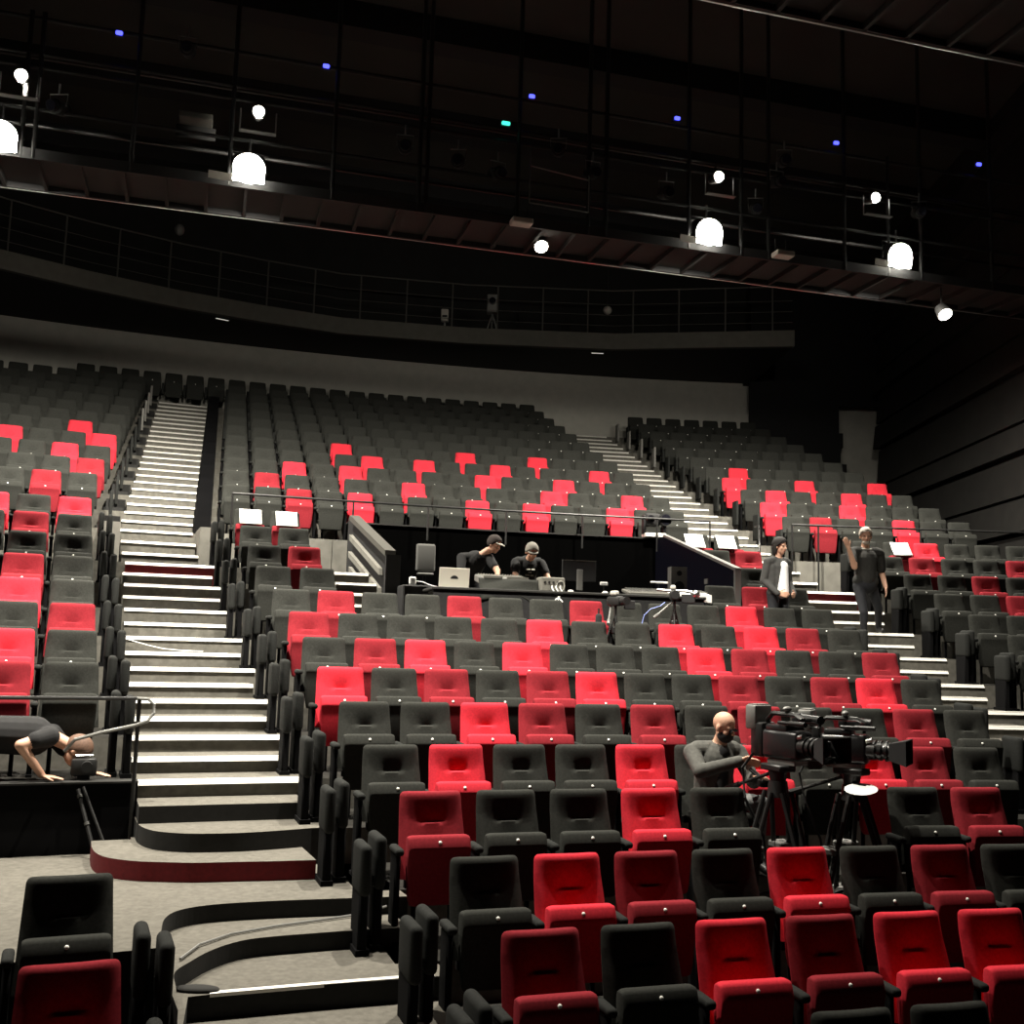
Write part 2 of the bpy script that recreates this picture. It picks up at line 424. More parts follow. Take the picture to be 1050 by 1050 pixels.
# centre block to the right of the control booth
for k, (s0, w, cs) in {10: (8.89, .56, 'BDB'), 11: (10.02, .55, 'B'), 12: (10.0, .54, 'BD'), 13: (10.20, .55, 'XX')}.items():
    for j, c in enumerate(cs):
        seats.append((s0 + j * w, RK[k], FK[k], c, f'{CNAME[c]} tip-up seat, {ORD[j + 1]} right of the control booth, {rowname(k)}', 'seats right of the booth'))
# left block, counted away from the left stairs
LEFTC = {1: 'DRB', 2: 'BRB', 6: 'BDB', 7: 'BRB', 8: 'DBB', 9: 'BRB', 10: 'BDB', 11: 'BBR', 12: 'BDB', 13: 'RBR'}
for k, cs in LEFTC.items():
    for j, c in enumerate(cs):
        seats.append((.20 - .552 * j, RK[k], FK[k], c, f'{CNAME[c]} tip-up seat, {ORD[j + 1]} left of the left stairs, {rowname(k)}', 'left block seats'))
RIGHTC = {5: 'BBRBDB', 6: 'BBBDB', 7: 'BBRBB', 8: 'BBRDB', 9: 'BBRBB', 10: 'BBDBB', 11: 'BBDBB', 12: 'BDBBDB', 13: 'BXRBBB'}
for k, cs in RIGHTC.items():
    for j, c in enumerate(cs):
        seats.append((12.68 + .285 * (k - 11) + .552 * j, RK[k], FK[k], c, f'{CNAME[c]} tip-up seat, {ORD[j + 1]} right of the right stairs, {rowname(k)}', 'right block seats'))
# upper tier
UC = {1: {2: 'D', 4: 'R', 8: 'R', 10: 'R', 13: 'R'}, 2: {1: 'D', 6: 'R', 11: 'R', 14: 'R'}, 3: {2: 'R', 4: 'R', 9: 'R', 12: 'R'}, 4: {5: 'R', 7: 'R', 10: 'R', 14: 'R'}, 5: {4: 'R', 9: 'R', 12: 'R'}}
UL = {1: {1: 'D'}, 2: {0: 'D'}, 3: {1: 'R'}, 4: {0: 'R', 3: 'R'}, 5: {1: 'R'}}
UR = {1: {1: 'D', 4: 'R'}, 2: {0: 'R', 3: 'R'}, 3: {1: 'R', 4: 'R'}, 4: {0: 'R', 3: 'R', 6: 'R'}, 5: {1: 'R'}}
for n in range(1, 13):
    rn = ORD[n] + ' row above the cross aisle'
    f0 = 2.79 + .13 * (n - 1); w = .542 if n == 1 else .55
    for j in range(int((uRl(2 * (n - 1)) - .5 - f0) / w) + 1):
        c = UC.get(n, {}).get(j, 'B')
        seats.append((f0 + j * w, ru(n), fu(n), c, f'{CNAME[c]} tip-up seat, {ORD[j + 1]} right of the left stairs, {rn}', 'upper centre seats'))
    if n <= 11:
        l0 = .31 + .125 * (n - 1)
        for j in range(7):
            c = UL.get(n, {}).get(j, 'B')
            if n == 11 and False: continue
            seats.append((l0 - .552 * j, ru(n), fu(n), c, f'{CNAME[c]} tip-up seat, {ORD[j + 1]} left of the left stairs, {rn}', 'upper left seats'))
        b0 = 13.33 + .19 * (n - 1)
        for j in range(7):
            c = UR.get(n, {}).get(j, 'B')
            seats.append((b0 + j * .552, ru(n), fu(n), c, f'{CNAME[c]} tip-up seat, {ORD[j + 1]} right of the right stairs, {rn}', 'upper right seats'))
    else:
        for j in range(1, 8):
            seats.append((f0 - .552 * j, ru(n), fu(n), 'B', '', ''))

# camera basis, used only to decide which seats are near enough to the viewer to be modelled one by one
PITCH, ROLL, FPX = radians(6.946), radians(1.630), 1096.45
def view(p):
    x, y, z = p[0], p[1], p[2] - CAMZ
    yc = y * cos(PITCH) + z * sin(PITCH); zc = -y * sin(PITCH) + z * cos(PITCH)
    if yc < .1: return (-999, -999, yc)
    u, v = x / yc * FPX, -zc / yc * FPX
    return 525 + cos(ROLL) * u - sin(ROLL) * v, 525 + sin(ROLL) * u + cos(ROLL) * v, yc
inview = []
for q in seats:
    u, v, dd = view(P(q[0], q[1], q[2] + .8))
    if -25 < u < 1072 and v < 1095: inview.append((dd, q))
inview.sort(key=lambda t: t[0])
SITTER = (2.53 + 5 * .5314, RK[4])
protos = {}
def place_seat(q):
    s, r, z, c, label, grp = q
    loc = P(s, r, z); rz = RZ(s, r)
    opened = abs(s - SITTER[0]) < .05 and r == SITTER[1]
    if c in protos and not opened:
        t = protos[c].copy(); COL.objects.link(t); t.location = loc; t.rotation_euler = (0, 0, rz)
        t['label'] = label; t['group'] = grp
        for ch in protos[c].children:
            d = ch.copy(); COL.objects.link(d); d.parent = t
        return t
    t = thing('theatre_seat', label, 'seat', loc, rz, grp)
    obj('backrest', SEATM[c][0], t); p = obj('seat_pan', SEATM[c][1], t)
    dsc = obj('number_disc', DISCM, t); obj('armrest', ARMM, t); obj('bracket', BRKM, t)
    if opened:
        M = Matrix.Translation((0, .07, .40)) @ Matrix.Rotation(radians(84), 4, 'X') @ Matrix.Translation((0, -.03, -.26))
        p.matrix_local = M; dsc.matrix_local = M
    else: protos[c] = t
    return t
NEAR = 305
for dd, q in inview[:NEAR]: place_seat(q)
far = MB(); lowb = backrest(True); lowp = seatpan(True); ds = MB(); ds.ell((0, -.03, .660), (.013, .008, .013), None, 6, 4); lowa = MB(); lowa.box((-.277, .02, .45), (.05, .2, .3))
for dd, q in inview[NEAR:]:
    s, r, z, c, label, grp = q
    T = Matrix.Translation(P(s, r, z)) @ Matrix.Rotation(RZ(s, r), 4, 'Z'); ci = 'RDB'.index(c)
    for src, mi in ((lowb, ci), (lowp, ci), (ds, 3), (lowa, 4)): far.add([T @ Vector(v) for v in src.v], src.f, mi)
fo = obj('distant_seats', far.mesh('distant_seats', [M_RED, M_CRIM, M_BLK, M_DISC, M_ARM], True, 50)); fo['kind'] = 'stuff'
fo['label'] = 'dim dark tip-up seats filling the upper rows under the balcony'; fo['category'] = 'seats'

# row-end panels: two upholstered slabs beside the stairs
def slab(pale=False):
    mb = MB(); mb.rbox((0, 0, .56), (.078, .31, .34), .037, 4, 0); mb.rbox((0, .02, .22), (.062, .25, .42), .012, 1, 1); mb.box((0, .02, .02), (.09, .28, .04), 1); return mb  # near-black lower shell puts the darkness below the pad into its colour
SLABM = slab().mesh('end_slab', [M_ARM, M_VELV], True, 40)
GS = MB(); GS.rbox((0, 0, .40), (.05, .30, .52), .015, 2, 0); GS.box((0, 0, .03), (.06, .3, .06), 1)
SLABU = GS.mesh('end_slab_upper', [mat('grey_end_panel', (.20, .195, .18), .7), M_SHELL], True, 40)
SLABD = GS.mesh('end_slab_dark', [M_ARM, M_VELV], True, 40)
ep0 = {}
def endpanel(s, r, z, sgn, label, grp, upper=0):
    loc = P(s, r, z); rz = RZ(s, r)
    key = (sgn, upper)
    if key in ep0:
        t = ep0[key].copy(); COL.objects.link(t); t.location = loc; t.rotation_euler = (0, 0, rz); t['label'] = label; t['group'] = grp
        for ch in ep0[key].children: d = ch.copy(); COL.objects.link(d); d.parent = t
        return
    t = thing('row_end_panel', label, 'end panel', loc, rz, grp); ep0[key] = t
    if upper: obj('slab', SLABU if upper == 2 else SLABD, t, (0, 0, 0))
    else: obj('slab', SLABM, t, (0, .05, .0)); obj('slab', SLABM, t, (sgn * .115, -.04, 0)).scale = (1, 1, .95)
for k in range(0, 14):
    endpanel(PHI[k][0] - .43, RK[k] - .04, FK[k], -1, f'dark padded row end panel at left stairs, {rowname(k)}, centre block', 'row ends of the centre block')
for k in LEFTC: endpanel(.20 + .37, RK[k] - .04, FK[k], 1, f'dark padded row end panel left of left stairs, {rowname(k)}', 'row ends of the left block')
for k in RIGHTC:
    if k > 5: endpanel(12.68 + .285 * (k - 11) - .40, RK[k] - .04, FK[k], -1, f'dark padded row end panel right of right stairs, {rowname(k)}', 'row ends of the right block')
for k in (3, 4, 5, 6, 7, 8, 9): endpanel(PHI[k][0] + PHI[k][1] * (len(ROWC[k]) - 1) + .335, RK[k] - .04, FK[k], 1, f'dark padded row end panel left of right stairs, {rowname(k)}', 'row ends of the centre block')
for n in range(1, 12):
    i = 2 * (n - 1)
    pale = 2 if n >= 8 else 1; cn = 'pale grey' if n >= 8 else 'dark'
    endpanel(uLl(i) - .13, ru(n), fu(n), -1, f'{cn} row end panel left of left stairs, {ORD[n]} row above cross aisle', 'row ends of the upper tier', pale)
    endpanel(uRr(i) + .2, ru(n), fu(n), -1, f'{cn} row end panel right of right stairs, {ORD[n]} row above cross aisle', 'row ends of the upper tier', pale)

# ------------------------------------------------------------------ room shell
wb = MB(); wb.sector(30.15, 30.5, -9, 19.4, 7.0, 10.56, 30.3, 0); wb.sector(30.15, 30.5, 19.4, 19.62, 7.0, 9.6, 30.3, 0); wb.sector(30.45, 30.8, 19.4, 27, 5, 12, 30.3, 0)
struct('wall_back', wb, [M_PALE])
w2 = MB(); w2.sector(30.6, 30.9, -9, 27, 10.5, 15, 30.3, 0); struct('wall_back_upper', w2, [M_DGREY])
dr = MB()
for z0, z1, b in ((5, 7.05, 22.75), (7.05, 7.6, 22.50), (7.6, 8.1, 22.38), (8.1, 8.6, 22.20), (8.6, 9.05, 22.28), (9.05, 9.9, 22.16), (9.9, 14.5, 24)):
    dr.sector(29.85, 30.05, 19.45, b, z0, z1, 30, 0)
struct('wall_back_drape', dr, [M_CURT])
rw = MB(); TW = .424 + AX
def radial_box(r0, r1, z0, z1, th, mi, tilt=0.):
    a = Vector((CX + (D + r0) * sin(TW), CY + (D + r0) * cos(TW), 0)); b = Vector((CX + (D + r1) * sin(TW), CY + (D + r1) * cos(TW), 0))
    nrm = Vector((-(b - a).y, (b - a).x, 0)).normalized()      # towards the seats
    vs = []
    for p in (a, b):
        for w_, z in ((-.3, z0), (th + tilt, z0), (th - tilt, z1), (-.3, z1)): vs.append(p + nrm * w_ + Vector((0, 0, z)))
    rw.add(vs, [(0, 1, 2, 3), (7, 6, 5, 4), (0, 4, 5, 1), (1, 5, 6, 2), (2, 6, 7, 3), (3, 7, 4, 0)], mi)
radial_box(2, 28.9, -1, 15, -.05, 1)
ends = [29.2, 29.3, 29.05, 29.0, 29.3, 29.2, 29.0, 29.1, 29.0, 29.2, 29.0, 29.1, 29.0]
z = 2.4; i = 0
while z < 14.5:
    hgt = (.92, .62, 1.1, .75)[i % 4]; radial_box(2, ends[i % 13], z, z + hgt - .07, .05 + .07 * (i % 2), 0, .035); z += hgt; i += 1
struct('wall_right', rw, [M_PLANK, M_BLACK])
lw2 = MB(); a = P(-8.6, 4); b = P(-11, 31); lw2.add([a, b, b + Vector((0, 0, 15)), a + Vector((0, 0, 15)), a + Vector((-.3, 0, 0)), b + Vector((-.3, 0, 0)), b + Vector((-.3, 0, 15)), a + Vector((-.3, 0, 15))], [(0, 1, 2, 3), (7, 6, 5, 4), (0, 4, 5, 1), (3, 2, 6, 7), (0, 3, 7, 4), (1, 5, 6, 2)])
struct('wall_left', lw2, [M_DGREY])
ce = MB(); ce.box((4, 16, 14.6), (52, 48, .3)); struct('ceiling', ce, [M_CEIL])
# ribs of the ceiling
cr = MB()
for k in range(7): 
    o = -12 + 3.6 * k; c = BP(8, o, 14.2); cr.box(c, (44, .5, .55), 0, Matrix.Rotation(BROT, 4, 'Z'))
struct('ceiling_beams', cr, [M_BLACK])

# ------------------------------------------------------------------ balcony
BPTS = [(-18.5, 16.2), (-15.0, 20.1), (-11.7, 23.32), (-10.22, 24.6), (-8.45, 25.86), (-6.57, 26.9), (-4.69, 27.77), (-1.33, 28.37), (2.68, 28.53), (7.41, 27.75)]
bal = MB(); inner = []
for x, y in BPTS:
    v = Vector((x - CX, y - CY, 0)).normalized(); inner.append((x + v.x * .18, y + v.y * .18))
for i in range(len(BPTS) - 1):
    bal.poly([BPTS[i], BPTS[i + 1], inner[i + 1], inner[i]], 10.54, 10.98, 0, 0)
back = []
for x, y in BPTS:
    v = Vector((x - CX, y - CY, 0)).normalized(); back.append((CX + v.x * (D + 30.7), CY + v.y * (D + 30.7)))
for i in range(len(BPTS) - 1):
    bal.poly([inner[i], inner[i + 1], back[i + 1], back[i]], 10.56, 10.75, 1, 1)
struct('balcony', bal, [M_BALC, M_BLACK], False)
rail = thing('balcony_railing', 'thin grey post and wire railing along the curved balcony front', 'railing')
def along(pts, d):
    for i in range(len(pts) - 1):
        a, b = Vector((*pts[i], 0)), Vector((*pts[i + 1], 0)); L = (b - a).length
        if d <= L: return a + (b - a) * d / L
        d -= L
    return Vector((*pts[-1], 0))
tot = sum((Vector(BPTS[i + 1]) - Vector(BPTS[i])).length for i in range(len(BPTS) - 1))
for i in range(int(tot / 1.25) + 1):
    p = along(inner, i * 1.25); mb = MB(); mb.tube((p.x, p.y, 10.97), (p.x, p.y, 12.25), .022, n=6)
    obj('post', mb.mesh('post', [M_RAILD]), rail)
for zz, rr in ((12.25, .02), (11.85, .008), (11.55, .008), (11.25, .008)):
    mb = MB(); mb.path([(x, y, zz) for x, y in inner], rr, 6); obj('rail', mb.mesh('rail', [M_RAILD]), rail)
for (x, y, rz, lb) in ((-7.6, 26.75, .6, 'small white recessed strip light under the balcony, left'), (2.25, 28.95, .05, 'small white recessed strip light under the balcony, right')):
    mb = MB(); mb.box((0, 0, 0), (.36, .05, .03), 1); mb.box((0, 0, -.012), (.33, .04, .02), 0)
    o = obj('soffit_light', mb.mesh('soffit_light', [M_STRIP, M_BLACK]), None, (x, y, 10.545), rz); tag(o, lb, 'light')
# things standing on the balcony
def tripod_into(root, h, spread, m, rad=.014, top=.05):
    for k in range(3):
        a = 2 * pi * k / 3 + .5; mb = MB(); mb.tube((0, 0, h), (spread * cos(a), spread * sin(a), 0), rad, n=6)
        obj('leg', mb.mesh('tripod_leg', [m]), root)
t = thing('balcony_camera', 'small pale camera on a tripod standing behind the balcony rail', 'camera', (-.70, 28.75, 10.75))
tripod_into(t, .75, .28, M_GREYM, .022)
mb = MB(); mb.rbox((0, 0, 1.02), (.30, .34, .5), .03, 2, 0); obj('camera_body', mb.mesh('balcony_cam', [M_GREYM]), t)
mb = MB(); mb.tube((0, -.17, 1.05), (0, -.30, 1.05), .09, n=14); obj('lens', mb.mesh('balcony_lens', [M_GLASS]), t)
t = thing('balcony_speaker', 'small white box on short stand behind the balcony rail', 'speaker', (-2.0, 28.6, 10.75))
mb = MB(); mb.rbox((0, 0, .62), (.2, .18, .34), .02, 2); obj('box', mb.mesh('bal_box', [M_PALE]), t)
mb = MB(); mb.box((0, -.095, .58), (.14, .01, .06)); obj('stripe', mb.mesh('bal_stripe', [M_BLACK]), t)
mb = MB(); mb.tube((0, 0, 0), (0, 0, .46), .03); mb.tube((0, 0, 0), (0, 0, .03), .12); obj('stand', mb.mesh('bal_stand', [M_GREYM]), t)
t = thing('hanging_lamp', 'small dark round lamp hanging over the balcony, left end', 'lamp', (-8.6, 26.0, 12.6))
mb = MB(); mb.ell((0, 0, 0), (.12, .12, .15)); obj('shade', mb.mesh('hl', [M_GREYM], True), t); mb = MB(); mb.tube((0, 0, .1), (0, 0, 1.95), .012); obj('cord', mb.mesh('hc', [M_BLACK]), t)
t = thing('hanging_lamp', 'small pale round lamp hanging over the balcony, right end', 'lamp', (2.5, 28.9, 11.75))
mb = MB(); mb.ell((0, 0, 0), (.12, .12, .12)); obj('shade', mb.mesh('hl2', [M_PALE], True), t); mb = MB(); mb.tube((0, 0, .1), (0, 0, 2.8), .012); obj('cord', mb.mesh('hc2', [M_BLACK]), t)

# ------------------------------------------------------------------ lighting bridges
RB = Matrix.Rotation(BROT, 4, 'Z')
def bridge(name, label, off, z0, t0, t1, rails):
    root = thing(name, label, 'lighting bridge')
    W = 1.15; L = t1 - t0; tc = (t0 + t1) / 2
    mb = MB(); mb.box(BP(tc, off - W / 2, z0 + .10), (L, W, .04), 0, RB)
    nr = int(L / .58)
    for i in range(nr + 1):
        mb.box(BP(t0 + i * L / nr, off - W / 2, z0 + .04), (.05, W, .10), 0, RB)
    obj('deck', mb.mesh('deck', [M_DGREY]), root)
    for o, nm in ((off, 'edge_beam'), (off - W, 'edge_beam')):
        mb = MB(); mb.box(BP(tc, o, z0 + .07), (L, .05, .16), 0, RB); obj(nm, mb.mesh(nm, [M_BLACK]), root)
    mb = MB(); mb.tube(BP(t0, off + .04, z0), BP(t1, off + .04, z0), .018, n=8); obj('edge_pipe', mb.mesh('edge_pipe', [M_CHROME]), root, label='bare metal pipe')
    for zz, o in rails:
        mb = MB(); mb.tube(BP(t0, o, zz), BP(t1, o, zz), .03, n=8); obj('rail', mb.mesh('rail', [M_STEEL]), root)
    return root
FB = bridge('lighting_bridge', 'long black lighting bridge with walkway and rails across the hall', 0, 9.09, -4, 21, [(9.83, -1.15), (10.46, -1.15), (10.66, -1.15), (11.2, -1.15), (10.1, 0), (11.2, 0)])
for tt in (.45, .62, 1.93, 3.3, 4.82, 6.15, 6.27, 7.75, 8.95, 9.25, 10.73, 11.7, 12.22, 13.7, 14.58, 15.25, 16.75, 18.3, -1.2, -2.6):
    mb = MB(); top = 14.3 if abs(tt - round(tt)) < .32 else 11.3
    mb.tube(BP(tt, -1.15, 9.1), BP(tt, -1.15, top), .035, n=8); obj('upright', mb.mesh('upright', [M_STEEL]), FB)
NBR = bridge('lighting_bridge', 'nearer black bridge underside cut off by the top right corner', -6.45, 9.89, -4, 21, [(10.7, -7.6), (11.4, -7.6)])

def aim(o, d):
    o.rotation_euler = Vector(d).to_track_quat('-Z', 'Y').to_euler()
WARM = (1.0, .93, .80)
def spot(name, loc, target, power, size, blend, rad, parent=None):
    l = bpy.data.lights.new(name, 'SPOT'); l.energy = power; l.color = WARM; l.spot_size = radians(size); l.spot_blend = blend; l.shadow_soft_size = rad
    o = bpy.data.objects.new(name, l); COL.objects.link(o)
    if parent: 
        o.parent = parent; o.matrix_parent_inverse = parent.matrix_basis.inverted()
    o.location = loc; aim(o, Vector(target) - Vector(loc)); return o
# flood fixture: local -Y looks out, tilt about X
def flood(t, off, z, label, tilt, yaw, lit=True, flap_left=False, zr=None):
    """housing, lens, four barn doors, yoke and clamp"""
    root = thing('flood_light', label, 'light', BP(t, off, z), BROT + yaw, 'floodlights on the bridge')
    R = Matrix.Rotation(tilt, 4, 'X')
    mb = MB(); mb.rbox((0, .17, 0), (.46, .26, .40), .04, 2, 0, None); mb.xf(R); obj('housing', mb.mesh('housing', [M_STEEL], True), root)
    mb = MB(); mb.ell((0, .045, .0), (.235, .05, .22), None, 24, 14); mb.rbox((0, .03, -.09), (.46, .05, .22), .02, 2); mb.xf(R); obj('lens', mb.mesh('lens', [M_LAMP if lit else M_GLASS], True), root, label='glowing lens' if lit else None)
    mb = MB(); mb.box((-.17, 0, 0), (.34, .008, .11)); mb.xf(R @ Matrix.Translation((-.24, .0, -.17)) @ Matrix.Rotation(.25, 4, 'Z')); obj('barn_door', mb.mesh('barn_door', [M_PALE]), root)
    mb = MB(); mb.path([(-.26, .17, 0), (-.27, .17, .30), (.27, .17, .30), (.26, .17, 0)], .014, 6); mb.tube((0, .17, .30), (0, .17, .53), .02); obj('yoke', mb.mesh('yoke', [M_STEEL]), root)
    return root
FLOODS = [(3.58, 9.33, 0), (11.05, 9.36, 0), (14.73, 9.42, 0), (.19, 9.29, 0)]
FN = ['second from left', 'third from left', 'rightmost', 'cut off at the left edge']
far_lamps = []
for (t, z, y), nm in zip(FLOODS, FN):
    root = flood(t, -1.33, z, f'glaring white floodlight on the bridge front, {nm}', radians(14), 0)
    far_lamps.append((t, z))
SMALL = [(3.67, 10.25, 'above the second floodlight from left'), (.40, 10.24, 'above the leftmost floodlight'), (11.22, 10.37, 'above the third floodlight'), (14.25, 10.44, 'above the rightmost floodlight')]
SMALLP = []
for t, z, nm in SMALL:
    root = thing('spot_lamp', f'small lit spot lamp clamped {nm}', 'light', BP(t, -1.3, z), BROT, 'small lit lamps')
    mb = MB(); mb.tube((0, .02, 0), (0, .30, .06), .10, .075, n=14); obj('housing', mb.mesh('sp_h', [M_STEEL], True), root)
    mb = MB(); mb.tube((0, .0, 0), (0, .022, 0), .085, n=14); obj('lens', mb.mesh('sp_l', [M_LAMP2]), root, label='glowing lens')
    mb = MB(); mb.tube((0, .15, .05), (0, .15, .25), .018); obj('clamp', mb.mesh('sp_c', [M_STEEL]), root)
    SMALLP.append(BP(t, -1.30, z - .10))
    mb = MB(); mb.box((0, -.05, -.36), (.52, .10, .012)); mb.tube((-.26, 0, -.36), (-.26, 0, .0), .01); mb.tube((.26, 0, -.36), (.26, 0, .0), .01); obj('frame', mb.mesh('sp_f', [M_CHROME]), root, label='bare metal frame')
# barn doors of an unlit flood, light on their edges drawn as bare metal
root = thing('barn_door_frame', 'barn doors of an unlit flood mid bridge, lit edges drawn as bright metal', 'frame', BP(8.42, -1.25, 9.45), BROT)
for a, b, nm in (((-.5, 0, .62), (.5, 0, .52), 'bar'), ((-.5, 0, .0), (.5, 0, -.02), 'bar'), ((-.5, 0, 0), (-.5, 0, .85), 'bar'), ((.5, 0, -.02), (.5, 0, .60), 'bar')):
    mb = MB(); mb.tube(a, b, .012, n=6); obj('bar', mb.mesh('bar', [M_CHROME]), root)
DEVICES = [(5.9, 10.1), (6.75, 10.0), (7.4, 9.9), (8.4, 10.45), (9.0, 10.15), (10.3, 10.0), (11.95, 9.95), (12.35, 10.5), (15.2, 10.35), (2.6, 11.1), (.9, 9.9), (12.5, 10.9)]
for i, (t, z) in enumerate(DEVICES):
    root = thing('stage_lantern', f'unlit black stage lantern on the bridge, {ORD[sorted(d[0] for d in DEVICES).index(t) + 1]} counted from left', 'lantern', BP(t, -1.2, z), BROT + random.uniform(-.4, .4), 'unlit lanterns')
    mb = MB(); mb.tube((0, .2, .05), (0, -.1, -.05), .10, .11, n=14); mb.tube((0, -.1, -.05), (0, -.2, -.08), .075, .08, n=14); obj('housing', mb.mesh('ln_h', [M_STEEL], True), root)
    mb = MB(); mb.tube((0, -.2, -.08), (0, -.21, -.083), .07, n=14); obj('lens', mb.mesh('ln_l', [M_GLASS]), root)
    mb = MB(); mb.path([(-.12, 0, 0), (-.13, 0, .18), (.13, 0, .18), (.12, 0, 0)], .01, 6); mb.tube((0, 0, .18), (0, 0, .34), .015); obj('yoke', mb.mesh('ln_y', [M_GREYM]), root)
for t, z, lb in ((7.78, 9.08, 'flat white box slung under the bridge near the middle'), (12.4, 9.14, 'flat white box slung under the bridge right of middle')):
    root = thing('junction_box', lb, 'box', BP(t, -1.32, z), BROT)
    mb = MB(); mb.rbox((0, 0, 0), (.34, .22, .09), .015, 1); obj('casing', mb.mesh('jb', [M_PALE]), root)
    mb = MB(); mb.tube((-.1, .08, .04), (-.1, .08, .3), .01); mb.tube((.1, .08, .04), (.1, .08, .3), .01); obj('hanger', mb.mesh('jh', [M_STEEL]), root)
root = thing('case', 'grey flat sheet lying on the bridge rail, left', 'sheet', BP(2.75, -.3, 10.45), BROT); mb = MB(); mb.rbox((0, 0, 0), (.5, .3, .10), .01, 1); obj('sheet', mb.mesh('sheet', [M_BALC]), root)
mb = MB(); mb.box((0, .15, -.15), (.6, .03, .2)); obj('bracket', mb.mesh('shb', [M_STEEL]), root)
for i, (t, z) in enumerate([(1.64, 11.14), (4.63, 11.17), (7.92, 11.25), (10.47, 11.3), (13.5, 11.35), (16.46, 11.41)]):
    root = thing('marker_light', f'small blue marker light on the bridge top, {ORD[i + 1]} from left', 'light', BP(t, -1.24, z), BROT, 'blue marker lights')
    mb = MB(); mb.rbox((0, 0, 0), (.10, .05, .06), .02, 2); obj('lens', mb.mesh('bl', [M_BLUE], True), root); mb = MB(); mb.box((0, .045, 0), (.14, .05, .09)); obj('housing', mb.mesh('bh', [M_STEEL]), root)
root = thing('marker_light', 'small green marker light on a bridge upright near the middle', 'light', BP(7.5, -1.24, 10.72), BROT)
mb = MB(); mb.rbox((0, 0, 0), (.14, .05, .06), .02, 2); obj('lens', mb.mesh('gl', [M_GREEN], True), root); mb = MB(); mb.box((0, .045, 0), (.18, .05, .09)); obj('housing', mb.mesh('gh', [M_STEEL]), root)
for loc, lb, rr in ((BP(8.35, -.55, 9.03), 'round lit downlight under the middle of the bridge', .11), (BP(15.85, -1.0, 8.58), 'round lit downlight hanging low at the right', .12)):
    root = thing('downlight', lb, 'light', loc, BROT)
    mb = MB(); mb.tube((0, 0, 0), (0, .12, .16), rr * 1.15, rr * .9, n=16); obj('housing', mb.mesh('dl_h', [M_STEEL], True), root)
    mb = MB(); mb.tube((0, -.012, -.012), (0, .002, .006), rr, n=16); obj('lens', mb.mesh('dl_l', [mat('down_lens', (.9, .88, .8), .4, emit=(1, .93, .78), estr=25)]), root, label='glowing lens')
    mb = MB(); mb.tube((0, .1, .14), (0, .1, .6), .015); obj('stem', mb.mesh('dl_s', [M_STEEL]), root)

for (t, z), pw_ in zip(far_lamps, (4600, 4600, 3200, 4100)):
    spot('flood_beam', BP(t, -1.36, 9.01), BP(t, .75, 3.4), pw_, 158, 1.0, .05)
for p in SMALLP: spot('lamp_beam', p, p + BN * 14 + Vector((0, 0, -.8)), 370, 95, .8, .04)
for i, (t, pw_) in enumerate(((-1.0, 4300), (2.6, 6600), (6.2, 5600), (9.6, 2600))):
    loc = BP(t, -7.95, 9.95)
    root = thing('flood_light', f'floodlight under the near bridge over the front rows, {ORD[i + 1]} from left', 'light', loc, BROT)
    # housing above and rear barn door that cuts the beam behind the ninth row
    mb = MB(); mb.rbox((0, 0, .16), (.45, .3, .22), .04, 2); obj('housing', mb.mesh('nf_h', [M_STEEL]), root)
    mb = MB(); mb.path([(0, 0, .26), (0, .08, .6), (0, .35, .75)], .025, 8); obj('hanger', mb.mesh('nf_a', [M_STEEL]), root)
    a = radians(37.5); A = Vector((0, .4 * sin(a), -.4 * cos(a))); B2 = Vector((0, .42, .12))
    mb = MB(); mb.add([A + Vector((-.6, 0, 0)), A + Vector((.6, 0, 0)), B2 + Vector((.6, 0, 0)), B2 + Vector((-.6, 0, 0)), A + Vector((-.6, .01, .01)), A + Vector((.6, .01, .01)), B2 + Vector((.6, .01, .01)), B2 + Vector((-.6, .01, .01))], [(0, 1, 2, 3), (7, 6, 5, 4), (0, 4, 5, 1), (3, 2, 6, 7), (0, 3, 7, 4), (1, 5, 6, 2)])
    obj('barn_door', mb.mesh('nf_b', [M_WRAP]), root)
    spot('flood_beam', loc, BP(t, -7.95 + 3.0, 2.0), pw_, 124, 1.0, .03)

# ------------------------------------------------------------------ railings
def railing(name, label, a, b, r, ztop, zbase, posts, mid=None, side='rail'):
    root = thing(name, label, 'railing')
    mb = MB(); n = max(2, int((b - a) / .5)); mb.path([P(a + (b - a) * i / n, r, ztop) for i in range(n + 1)], .02, 8); obj('rail', mb.mesh('rail', [M_STEEL]), root)
    for s in posts:
        mb = MB(); mb.tube(P(s, r, zbase), P(s, r, ztop), .017, n=8); obj('post', mb.mesh('post', [M_STEEL]), root)
    return root
railing('railing', 'thin black rail along the front of the upper centre seats above the booth', 2.6, 11.1, 17.95, 4.80, 4.2, [2.6, 4.6, 5.9, 7.3, 8.7, 10.1, 11.1])
railing('railing', 'thin black rail in front of the upper right seats', 12.65, 17.2, 17.92, 4.80, 3.48, [12.65, 13.15, 15.1, 17.2])
root = thing('handrail', 'short black handrail leaning at the foot of the upper right stairs', 'railing')
mb = MB(); mb.path([P(11.6, 17.3, 4.1), P(11.75, 17.5, 4.4), P(12.0, 17.9, 4.75), P(12.05, 18.1, 4.75)], .018, 8); obj('rail', mb.mesh('rail', [M_STEEL]), root)
mb = MB(); mb.tube(P(11.95, 17.8, 3.69), P(11.95, 17.8, 4.7), .018); obj('post', mb.mesh('post', [M_STEEL]), root)
root = thing('handrail', 'black handrail with a curled paler end above the landing, left', 'railing')
mb = MB(); mb.path([P(-3, 9.44, 1.945), P(-.3, 9.44, 1.945), P(.70, 9.44, 1.945)], .016, 8); obj('rail', mb.mesh('rail', [M_STEEL]), root)
